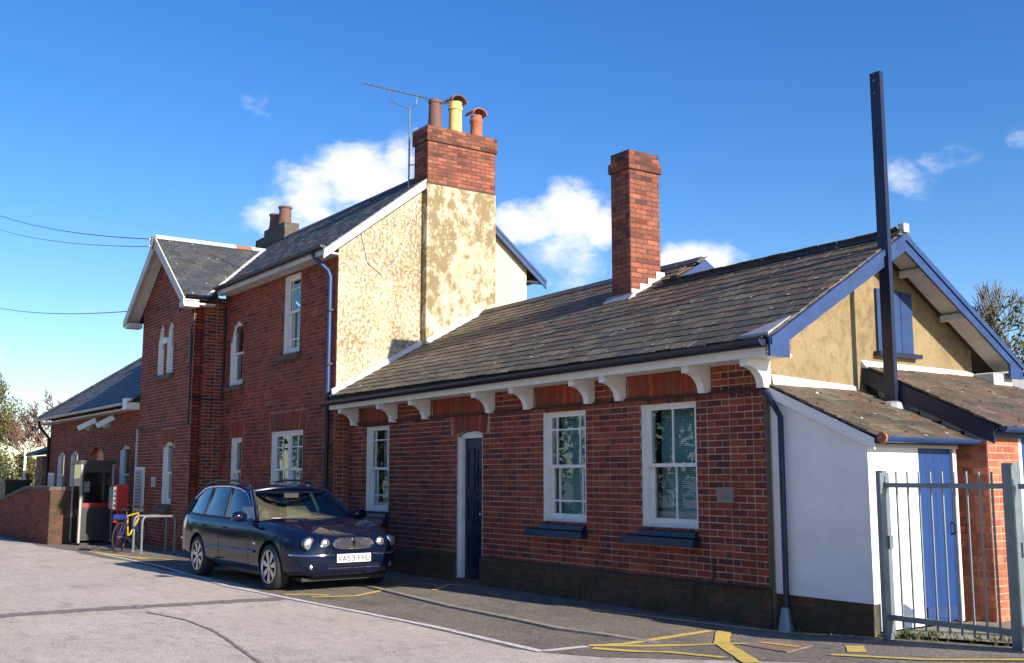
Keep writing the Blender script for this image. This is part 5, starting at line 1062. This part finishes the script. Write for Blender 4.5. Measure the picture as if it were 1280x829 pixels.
def patch(m, P, nu=8, nv=6, bulge=0.0, th=.006):     # curved pane from four corners (bottom a b, top d c)
    a, b, c, d = [Vector(p) for p in P]; n = (b - a).cross(d - a).normalized(); G = []
    for off in (0, th):
        for j in range(nv + 1):
            for i in range(nu + 1):
                u, v = i / nu, j / nv; p = (a * (1 - u) + b * u) * (1 - v) + (d * (1 - u) + c * u) * v; G.append(p + n * (bulge * 4 * u * (1 - u) * (.6 + .4 * 4 * v * (1 - v)) + off))
    k = (nu + 1) * (nv + 1); fs = []
    for j in range(nv):
        for i in range(nu):
            q = j * (nu + 1) + i; fs.append((q, q + 1, q + nu + 2, q + nu + 1)); fs.append((k + q, k + q + nu + 1, k + q + nu + 2, k + q + 1))
    m.add(G, fs)
# greenhouse
RX = [-1.22, -1.5, -2.0, -2.6, -3.1, -3.38]; RZ = [1.345, 1.385, 1.415, 1.41, 1.385, 1.345]; RY = [.60, .615, .625, .62, .605, .58]
def roofp(x):
    for i in range(5):
        if x >= RX[i + 1] - 1e-6:
            t = (RX[i] - x) / (RX[i] - RX[i + 1]); return RY[i] + (RY[i + 1] - RY[i]) * t, RZ[i] + (RZ[i + 1] - RZ[i]) * t
    return RY[-1], RZ[-1]
def f(m):
    xs = [-1.22 - 2.16 * i / 18 for i in range(19)]; n = 12
    for x in xs:
        y, z = roofp(x); pr = [(-y + 2 * y * k / n, z + .055 * (1 - (2 * k / n - 1) ** 2) ** .8) for k in range(n + 1)] + [(y, z - .035), (-y, z - .035)]
        for p in pr: m.v.append((x, *p)); m.t.append(None)
    K = n + 3
    for i in range(18):
        for k in range(K): m.f.append((i * K + k, i * K + (k + 1) % K, (i + 1) * K + (k + 1) % K, (i + 1) * K + k))
    m.f.append(tuple(range(K))); m.f.append(tuple(range(18 * K, 19 * K)))
cmesh('roof', 'car', f, smooth=True)
def belt(x): return ci('w', x) * .90, ci('zt', x)
for sg in (-1, 1):
    def P(x, t):                                     # t = 0 belt, 1 roof rail
        yb, zb = belt(x); yt, zt = roofp(min(-1.22, max(-3.38, x))); return Vector((x, sg * (yb + (yt - yb) * t), zb + (zt - zb) * t))
    def pl_(name, xb, xt, w, mat='car'):
        a, b = P(xb, 0), P(xt, 1); cmesh(name, mat, lambda m: m.beam(a + Vector((0, 0, -.03)), b, .05, w, up=(1, 0, 0)), smooth=False)
    a, b = Vector((-.62, sg * .80, .925)), Vector((-1.25, sg * .605, 1.345)); cmesh('front_pillar', 'car', lambda m: m.tube([a, (a + b) / 2 + Vector((.02, 0, .018)), b], .040, 8), smooth=True)
    pl_('centre_pillar', -1.78, -1.93, .075, 'trim'); pl_('rear_pillar', -2.62, -2.68, .07, 'trim')
    a, b = Vector((-3.50, sg * .745, .95)), Vector((-3.31, sg * .575, 1.345)); cmesh('tail_pillar', 'car', lambda m: m.tube([a, (a + b) / 2 + Vector((-.020, sg * .008, .006)), b], [.075, .065, .045], 8), smooth=True)
    for xa, xb, xc, xd in ((-.74, -1.75, -1.90, -1.36), (-1.81, -2.59, -2.65, -1.96), (-2.65, -3.52, -3.24, -2.71)):
        q = [P(xa, .02), P(xb, .02), P(xc, .95), P(xd, .95)] if sg > 0 else [P(xb, .02), P(xa, .02), P(xd, .95), P(xc, .95)]
        cmesh('side_window', 'car_glass', lambda m: patch(m, q, 6, 5, .015), smooth=True)
    arc = [P(-.70, .0)] + [P(-.85, .25), P(-1.02, .50), P(-1.20, .74), P(-1.38, .90), P(-1.6, .965), P(-2.0, .985), P(-2.5, .985), P(-2.9, .975), P(-3.13, .90), P(-3.32, .68), P(-3.48, .35), P(-3.58, .02)]
    arc = [p + Vector((0, sg * .022, .004)) for p in arc]; cmesh('chrome_trim', 'chrome', lambda m: m.tube(arc, .011, 6), smooth=True)
    cmesh('belt_trim', 'trim', lambda m: m.tube([P(-.7 - 2.85 * i / 12, 0) + Vector((0, sg * .012, .004)) for i in range(13)], .012, 6), smooth=True)
    rl = [Vector((-1.45, sg * .56, 1.42)), Vector((-1.6, sg * .56, 1.475)), Vector((-2.1, sg * .57, 1.50)), Vector((-2.7, sg * .565, 1.495)), Vector((-3.1, sg * .55, 1.455)), Vector((-3.22, sg * .545, 1.41))]; cmesh('roof_rail', 'trim', lambda m: m.tube(rl, .017, 8), smooth=True)
    for x in (-.70, -1.80, -2.62):
        zs = [.30 + .06 * i for i in range(11)]
        if x == -2.62: zs = [z for z in zs if z > .70]
        cmesh('door_seam', 'trim', lambda m: m.tube([(x - (.10 * max(0, .5 - z) if x == -.7 else 0), sg * (side_y(x, z) - .001), z) for z in zs if z < belt(x)[1]], .0055, 5))
    cmesh('sill_seam', 'trim', lambda m: m.tube([(-.72 - 1.6 * i / 10, sg * (side_y(-.72 - 1.6 * i / 10, .31) - .001), .31) for i in range(11)], .005, 5))
    cmesh('side_moulding', 'car', lambda m: m.tube([(-.48 - 1.80 * i / 12, sg * (side_y(-.48 - 1.80 * i / 12, .50) + .004), .50) for i in range(13)], .022, 6), smooth=True)
    for x in (-1.66, -2.50): cmesh('door_handle', 'car', lambda m: m.tube([(x - .10, sg * (side_y(x, .80) - .005), .80), (x - .06, sg * (side_y(x, .80) + .028), .805), (x + .06, sg * (side_y(x, .80) + .028), .805), (x + .10, sg * (side_y(x, .80) - .005), .80)], .014, 6), smooth=True)
    def mir(m):
        c = Vector((-.80, sg * .99, .985)); n = 12
        m.lathe(c, [(.0, -.115), (.06, -.105), (.085, -.06), (.092, 0), (.085, .06), (.055, .10), (.0, .11)], n, 'y'); m.v = [((v[0] - c.x) * .75 + c.x, v[1], (v[2] - c.z) * .85 + c.z) for v in m.v]
        m.beam((-.78, sg * .80, .935), (-.80, sg * .93, .955), .05, .03)
    mo = cmesh('door_mirror', 'car', mir, smooth=True); cmesh('mirror_glass', 'chrome', lambda m: m.box(-.885, -.872, sg * .99 - .08, sg * .99 + .08, .93, 1.04), mo)
    # wheels
    for xw in (0, -2.71):
        R_ = .316; yc = sg * .775
        tw = cmesh('wheel', 'tyre', lambda m: m.lathe((xw, yc, R_), [(.20, -.02), (.215, -.085), (.228, -.098), (.285, -.105), (.308, -.085), (.316, -.05), (.316, .05), (.308, .085), (.285, .105), (.228, .098), (.215, .085), (.20, .02)], 40, 'y'), smooth=True)
        yo = yc + sg * .098
        cmesh('rim', 'alloy', lambda m: [m.tube([(xw + .222 * math.cos(2 * math.pi * k / 36), yo, R_ + .222 * math.sin(2 * math.pi * k / 36)) for k in range(37)], .012, 6, False)] and None, tw, smooth=True)
        cmesh('rim_barrel', 'steel_dark', lambda m: m.lathe((xw, yc + sg * .03 - .004, R_), [(.218, 0), (.218, .008)], 30, 'y'), tw)
        def spk(m):
            for k in range(7):
                an = 2 * math.pi * k / 7 + .2; d = Vector((math.cos(an), 0, math.sin(an))); s = Vector((-math.sin(an), 0, math.cos(an))); c = Vector((xw, 0, R_)); Y = Vector((0, yo - sg * .004, 0)); B = Vector((0, -sg * .03, 0))
                q = [c + d * .04 - s * .018, c + d * .04 + s * .018, c + d * .218 + s * .044, c + d * .218 - s * .044]
                m.hexa([p + Y + B for p in q] + [p + Y for p in q])
            m.lathe((xw, yo - .012, R_), [(.055, 0), (.055, .016), (.03, .024)] if sg > 0 else [(.03, 0), (.055, .008), (.055, .024)], 20, 'y')
        cmesh('spokes', 'alloy', spk, tw)
    # lamps
    for y, r in ((.63, .090), (.425, .072)):
        x = nose_x(sg * y, .655) - .010; hl = cmesh('headlight', 'lamp', lambda m: m.lathe((x - .05, sg * y, .655), [(r, 0), (r, .045), (r * .9, .060), (r * .6, .072), (.0, .078)], 22, 'x'), smooth=True)
        cmesh('lamp_ring', 'car', lambda m: m.tube([(x - .002, sg * y + (r + .004) * math.cos(2 * math.pi * k / 24), .655 + (r + .004) * math.sin(2 * math.pi * k / 24)) for k in range(25)], .010, 6, False), hl, smooth=True)
    cmesh('bumper_chrome', 'chrome', lambda m: m.tube([(nose_x(sg * y, .50) + .004, sg * y, .50) for y in (.30, .42, .54, .62, .68)] + [(.62, sg * (side_y(.62, .50) + .002), .505), (.52, sg * (side_y(.52, .5) + .004), .51)], .015, 6), smooth=True)
    fo = cmesh('fog_lamp', 'lamp', lambda m: m.lathe((nose_x(sg * .60, .345) - .02, sg * .60, .345), [(.034, 0), (.034, .014), (.0, .020)], 16, 'x'), smooth=True)
    cmesh('tail_lamp', 'red_dark', lambda m: m.box(-3.80, -3.70, min(sg * .58, sg * .70), max(sg * .58, sg * .70), .70, .90))
    cmesh('bumper_chrome', 'chrome', lambda m: m.tube([(-3.55, sg * (side_y(-3.55, .56) + .004), .56), (-3.70, sg * (side_y(-3.70, .56) + .004), .56), (-3.79, sg * .60, .56)], .014, 6), smooth=True)
cmesh('windscreen', 'car_glass', lambda m: patch(m, [(-.62, .79, .93), (-.62, -.79, .93), (-1.24, -.59, 1.345), (-1.24, .59, 1.345)], 12, 6, .09), smooth=True)
cmesh('rear_window', 'car_glass', lambda m: patch(m, [(-3.61, -.72, .96), (-3.61, .72, .96), (-3.36, .56, 1.34), (-3.36, -.56, 1.34)], 10, 6, .04), smooth=True)
cmesh('screen_header', 'car', lambda m: m.tube([(-1.22, -.60, 1.345), (-1.17, -.3, 1.385), (-1.15, 0, 1.395), (-1.17, .3, 1.385), (-1.22, .60, 1.345)], .02, 6), smooth=True)
cmesh('tailgate_header', 'car', lambda m: m.tube([(-3.38, -.58, 1.34), (-3.40, 0, 1.385), (-3.38, .58, 1.34)], .02, 6), smooth=True)
# cabin
cmesh('dashboard', 'tan', lambda m: m.hexa([(-.62, -.74, .86), (-1.05, -.74, .80), (-1.05, .74, .80), (-.62, .74, .86), (-.62, -.74, .925), (-1.0, -.74, .95), (-1.0, .74, .95), (-.62, .74, .925)]))
cmesh('steering_wheel', 'trim', lambda m: m.tube([(-1.12 + .05 * math.sin(t), -.37 + .18 * math.cos(t), .98 + .17 * math.sin(t)) for t in [k * math.pi / 10 for k in range(21)]], .014, 6, False), smooth=True)
for sx, sy in ((-1.65, -.37), (-1.65, .37), (-2.5, -.37), (-2.5, .37)):
    so = cmesh('seat', 'tan', lambda m: m.hexa([(sx - .05, sy - .24, .83), (sx + .12, sy - .24, .83), (sx + .12, sy + .24, .83), (sx - .05, sy + .24, .83), (sx - .19, sy - .19, 1.12), (sx - .08, sy - .19, 1.12), (sx - .08, sy + .19, 1.12), (sx - .19, sy + .19, 1.12)]))
    cmesh('headrest', 'tan', lambda m: m.hexa([(sx - .20, sy - .12, 1.14), (sx - .11, sy - .12, 1.14), (sx - .11, sy + .12, 1.14), (sx - .20, sy + .12, 1.14), (sx - .22, sy - .10, 1.28), (sx - .14, sy - .10, 1.28), (sx - .14, sy + .10, 1.28), (sx - .22, sy + .10, 1.28)]), so)
cmesh('rear_view_mirror', 'trim', lambda m: m.box(-1.20, -1.17, -.12, .12, 1.24, 1.31)); cmesh('dashboard_paper', 'paper', lambda m: m.box(-.85, -.70, -.52, -.38, .951, .956))
# grille with chrome surround, bars and the two bonnet flutes
def oval(y0, y1, z0, z1, n=28):
    c, hw, zc_, hz = (y0 + y1) / 2, (y1 - y0) / 2, (z0 + z1) / 2, (z1 - z0) / 2
    return [(c + hw * math.copysign(abs(math.cos(t)) ** .55, math.cos(t)), zc_ + hz * math.copysign(abs(math.sin(t)) ** .75, math.sin(t))) for t in [2 * math.pi * k / n for k in range(n)]]
go = oval(-.30, .30, .585, .715); gx = lambda y, z: min(nose_x(y, z), nose_x(y, .60) - (z - .60) * .35) + .006
gr = cmesh('grille', 'trim', lambda m: m.prism([(gx(y, z) - .02, y, z) for y, z in go], (.024, 0, 0)))
cmesh('grille_surround', 'chrome', lambda m: m.tube([(gx(y, z) + .006, y, z) for y, z in go + go[:1]], .015, 6, False), gr, smooth=True)
for k in range(-11, 12):
    y = k * .024; zz = .055 * (1 - abs(y / .31) ** 4); cmesh('grille_bar', 'chrome', lambda m: m.tube([(gx(y, .65 - zz) + .008, y, .65 - zz), (gx(y, .65 + zz) + .008, y, .65 + zz)], .0045, 5), gr)
cmesh('grille_centre', 'chrome', lambda m: m.box(gx(0, .65) + .0, gx(0, .65) + .018, -.012, .012, .59, .71), gr); cmesh('bonnet_emblem', 'chrome', lambda m: m.lathe((gx(0, .70) + .006, 0, .70), [(.026, 0), (.026, .010), (.0, .014)], 16, 'x'), gr)
for sg in (-1, 1):
    cmesh('bonnet_flute', 'car', lambda m: m.tube([(x, sg * (.22 + .20 * t), ci('zc', x) - .013 + .003 * math.sin(3.1 * t)) for t, x in [(k / 10, .70 - 1.15 * k / 10) for k in range(11)]], .016, 8), smooth=True)
    cmesh('bonnet_seam', 'trim', lambda m: m.tube([(x, sg * ci('w', x) * .86, ci('zt', x) + .012) for x in [.66 - 1.2 * k / 12 for k in range(13)]], .004, 5))
px = max(nose_x(.24, .45), nose_x(0, .45)) + .014
pt = cmesh('number_plate', 'paper', lambda m: m.box(px - .006, px + .004, -.262, .262, .395, .508), label='white front number plate')
STROKES = {'V': [((0, 1), (.5, 0)), ((.5, 0), (1, 1))], 'A': [((0, 0), (.5, 1)), ((.5, 1), (1, 0)), ((.2, .3), (.8, .3))], '5': [((1, 1), (.05, 1)), ((.05, 1), (.05, .55)), ((.05, .57), (.8, .57)), ((.8, .57), (1, .42)), ((1, .42), (1, .15)), ((1, .15), (.8, 0)), ((.8, 0), (0, 0))],
           '3': [((0, 1), (1, 1)), ((1, 1), (1, 0)), ((1, 0), (0, 0)), ((.25, .53), (1, .53))], 'F': [((.05, 0), (.05, 1)), ((.05, 1), (1, 1)), ((.05, .53), (.85, .53))], 'H': [((.03, 0), (.03, 1)), ((.97, 0), (.97, 1)), ((.03, .52), (.97, .52))], 'U': [((.03, 1), (.03, .12)), ((.03, .12), (.25, 0)), ((.25, 0), (.75, 0)), ((.75, 0), (.97, .12)), ((.97, .12), (.97, 1))]}
def glyph(ch, y):                                    # one raised plate character from strokes
    m = MB()
    for i, ((u0, v0), (u1, v1)) in enumerate(STROKES[ch]):
        xx = px + .0055 + .0002 * i; m.beam((xx, y - .023 + .046 * u0, .4175 + .068 * v0), (xx, y - .023 + .046 * u1, .4175 + .068 * v1), .0018, .0135, up=(0, -(v1 - v0) * .068, (u1 - u0) * .046))
    m.build('letter', M['print_ink'], pt)
for ch, y in zip('VA53FHU', (-.216, -.150, -.084, -.020, .084, .150, .216)): glyph(ch, y)
cmesh('lower_intake', 'trim', lambda m: m.hexa([(nose_x(.45, .33) - .03, -.44, .27), (nose_x(.45, .33) - .03, .44, .27), (nose_x(0, .33) - .1, .44, .27), (nose_x(0, .33) - .1, -.44, .27), (nose_x(0, .37) + .004, -.40, .365), (nose_x(0, .37) + .004, .40, .365), (.7, .40, .365), (.7, -.40, .365)]))
cmesh('intake_strip', 'chrome', lambda m: m.tube([(nose_x(y, .325) + .010, y, .325) for y in (-.40, -.2, 0, .2, .40)], .009, 6), smooth=True)
cmesh('undertray', 'trim', lambda m: m.box(-3.5, .6, -.66, .66, .14, .192)); cmesh('wing_badge', 'chrome', lambda m: m.box(-.52, -.45, -side_y(-.48, .62) - .006, -side_y(-.48, .62) + .002, .605, .63)); cmesh('rear_plate', 'yellow', lambda m: m.box(-3.845, -3.832, -.26, .26, .6, .71))
cmesh('aerial_fin', 'trim', lambda m: m.tube([(-3.2, 0, 1.42), (-3.45, 0, 1.60)], .005, 5))

# ------------------------------------------------------------------ trees, hedges, far shed
def branch(m, p, d, length, r, depth, rng, twigs, spread=.55, up=.12):
    r = max(r, .015)
    n = 3; pts = [p]; rs = [r]
    for i in range(n):
        d = (d + Vector((rng.gauss(0, .14), rng.gauss(0, .14), rng.gauss(0, .10) + up * .3))).normalized(); p = p + d * length / n; pts.append(p); rs.append(max(.015, r * (1 - .45 * (i + 1) / n)))
    (m if depth > 1 else twigs).tube(pts, rs, 6 if depth > 2 else 3, False)
    if depth == 0: return
    for k in range(rng.randint(3, 4)):
        t = rng.uniform(.35, 1.0); q = pts[min(n, int(t * n) + 0)] if t < .99 else pts[-1]; ax = Vector((rng.gauss(0, 1), rng.gauss(0, 1), rng.gauss(0, .5))).normalized(); nd = (d + ax * spread * rng.uniform(.7, 1.5) + Vector((0, 0, up))).normalized()
        branch(m, q, nd, length * rng.uniform(.55, .78), rs[-1] * rng.uniform(.6, .85), depth - 1, rng, twigs, spread, up)
def bare_tree(base, h, label, mat, seed, depth=5, spread=.55, up=.15, ivy=0, group=None):
    rng = random.Random(seed); t = thing('bare_tree', base, label, 'tree', group); m, tw = MB(), MB(); b = Vector(base)
    branch(m, b, Vector((rng.gauss(0, .05), rng.gauss(0, .05), 1)), h * .36, h * .022, depth, rng, tw, spread, up)
    m.build('trunk', M[mat], t, smooth=True); tw.build('crown', M[mat], t)
    if ivy:
        lf = MB()
        for i in range(ivy):
            z = rng.betavariate(1.4, 2.4) * h * .62; rr = h * (.13 + .10 * math.sin(z * 1.3 + seed)) * math.sqrt(rng.random()); an = rng.uniform(0, 6.283); leaf(lf, b + Vector((rr * math.cos(an), rr * math.sin(an), z + h * .08)), h * .0075, rng)
        lf.build('ivy', M['leaf_ivy'], t)
    return t
def leaf(m, c, s, rng):
    a = Vector((rng.gauss(0, 1), rng.gauss(0, 1), rng.gauss(0, 1))).normalized(); b = a.orthogonal().normalized(); q = Quaternion(a, rng.uniform(0, 6.28)); b = q @ b; d = a.cross(b); s *= rng.uniform(.6, 1.5)
    m.add([c - b * s, c + d * s * .5, c + b * s, c - d * s * .5], [(0, 1, 2, 3)])
def leafy(base, rx, ry, h, n, label, mat, seed, size, name='evergreen_shrub', cat='shrub', cone=0.0, bark='bark', group=None):
    rng = random.Random(seed); t = thing(name, base, label, cat, group); b = Vector(base); lf = MB(); tr = MB(); clumps = []
    for i in range(26):
        z = rng.uniform(.12, .93); k = (1 - cone * z) * math.sqrt(max(.05, 1 - (2 * z - .8) ** 2 * .55)); an = rng.uniform(0, 6.283); rr = k * math.sqrt(rng.random()) * .85; clumps.append((Vector((rx * rr * math.cos(an), ry * rr * math.sin(an), h * z)), rng.uniform(.16, .30) * min(rx, ry, h)))
    for c, r in clumps: tr.tube([b + Vector((0, 0, h * .05)), b + Vector((c.x * .4, c.y * .4, c.z * .6)), b + c], [.05, .03, .012], 4, False)
    for i in range(n):
        c, r = rng.choice(clumps); v = Vector((rng.gauss(0, 1), rng.gauss(0, 1), rng.gauss(0, 1))).normalized() * r * rng.random() ** .4 * 1.35; leaf(lf, b + c + Vector((v.x, v.y, v.z * 1.2)), size, rng)
    tr.build('trunk', M[bark], t); lf.build('crown', M[mat], t); return t
leafy((-42, -1.0, -.4), 2.2, 2.0, 6.6, 16000, 'tall olive green evergreen shrub at the far left edge', 'leaf_olive', 3, .055, cone=.45)
leafy((-40.5, .45, -.4), 1.2, .9, 3.0, 5000, 'shorter olive evergreen shrub beside the thin white post', 'leaf_olive', 5, .055, cone=.5)
leafy((-37.5, -1.6, -.4), 1.3, 1.1, 2.6, 7000, 'low dark green bush in front of the olive shrubs', 'leaf_dark', 4, .05, name='bush', cat='bush')
bare_tree((-47, 2.9, -.4), 10.0, 'pinkish bare tree behind the far brick wing', 'bark_pink', 11, 6, .62, .12)
bare_tree((-15.9, 30, 0), 13.5, 'pale thin bare tree just right of the ochre gable', 'bark_grey', 21, 6, .5, .2, group=None)
bare_tree((-12.7, 27, 0), 11.5, 'ivy-clad bare tree at the right edge above the grey roof', 'bark_grey', 33, 6, .6, .12, ivy=5000)
bare_tree((-10.4, 27.5, 0), 10.5, 'second bare tree partly outside the right edge', 'bark_grey', 37, 6, .6, .12, ivy=1200)
for i, (x, y, hh, lab) in enumerate(((-13.0, 29, 6.6, 'brown winter hedge clump behind the grey shed roof'), (-10.3, 28, 6.4, 'brown winter hedge clump at the right edge of the picture'))):
    leafy((x, y, 0), 1.9, 1.5, hh, 9000, lab, 'leaf_hedge', 50 + i, .055, name='hedge', cat='hedge', group='winter hedge clumps')
fs = thing('far_shed', (-9, 24, 0), 'far shed with pale grey corrugated roof at the right edge', 'shed'); MB().box(-14, -4, 21.2, 25, 0, 3.7).build('wall', M['ochre'], fs)
m = MB(); n = 60
for i in range(n):
    a, b = -14.3 + 10.6 * i / n, -14.3 + 10.6 * (i + 1) / n; c = (a + b) / 2
    for p, q, zz, ww in ((a, c, 0, .05), (c, b, .05, 0)): m.quad((p, 20.9, 3.75 + zz), (q, 20.9, 3.75 + ww), (q, 25.3, 5.15 + ww), (p, 25.3, 5.15 + zz))
m.build('roof', M['corrugated'], fs); MB().box(-14.3, -3.7, 25.2, 25.4, 5.1, 5.24).build('ridge_cap', M['corrugated'], fs)
# the wood across the road, seen only as reflections in the panes and the paintwork
rng = random.Random(77); wd = MB()
for k in range(50):
    bx, by = -135 + k * 3.1 + rng.uniform(-1, 1), -31 + rng.uniform(-3, 3) + max(0, (k - 42)) * -.6; hh = rng.uniform(7, 12.5); wd.tube([(bx, by, -.3), (bx, by, hh * .6)], [.25, .1], 5, False)
    for i in range(900):
        z = rng.betavariate(2, 1.7) * hh; rr = 2.1 * math.sqrt(rng.random()) * (1.15 - abs(z / hh - .5)); an = rng.uniform(0, 6.283); leaf(wd, Vector((bx + rr * math.cos(an), by + rr * math.sin(an), z)), .24, rng)
tag(wd.build('roadside_wood', M['leaf_dark'], kind='stuff'), 'dark wood across the road mirrored in the windows')
# weeds and moss along the foot of the walls and the gate
rng = random.Random(9); g = MB()
for i in range(420):
    x = rng.choice([1.5, 1.62, 1.75, 2.1, 2.35]) + rng.gauss(0, .09); y = .05 + abs(rng.gauss(0, .18)); 
    if i > 190: x = rng.uniform(-5.4, 1.2); y = -.075 - abs(rng.gauss(0, .05)) if x < 0 else .0 - abs(rng.gauss(0, .05))
    if i > 330: x = rng.gauss(1.45, .12); y = rng.gauss(.12, .06)
    h = rng.uniform(.02, .08 if i < 190 or i > 330 else .05); a = rng.uniform(0, 3.14); dx, dy = math.cos(a) * .008, math.sin(a) * .008; z = gz(x) + (.03 if y > .1 and x > 1.2 else .002)
    g.add([(x - dx, y - dy, z), (x + dx, y + dy, z), (x + rng.gauss(0, .03), y + rng.gauss(0, .03), z + h)], [(0, 1, 2)])
tag(g.build('weeds', M['grass'], kind='stuff'), 'thin weeds along the wall foot and behind the gate')
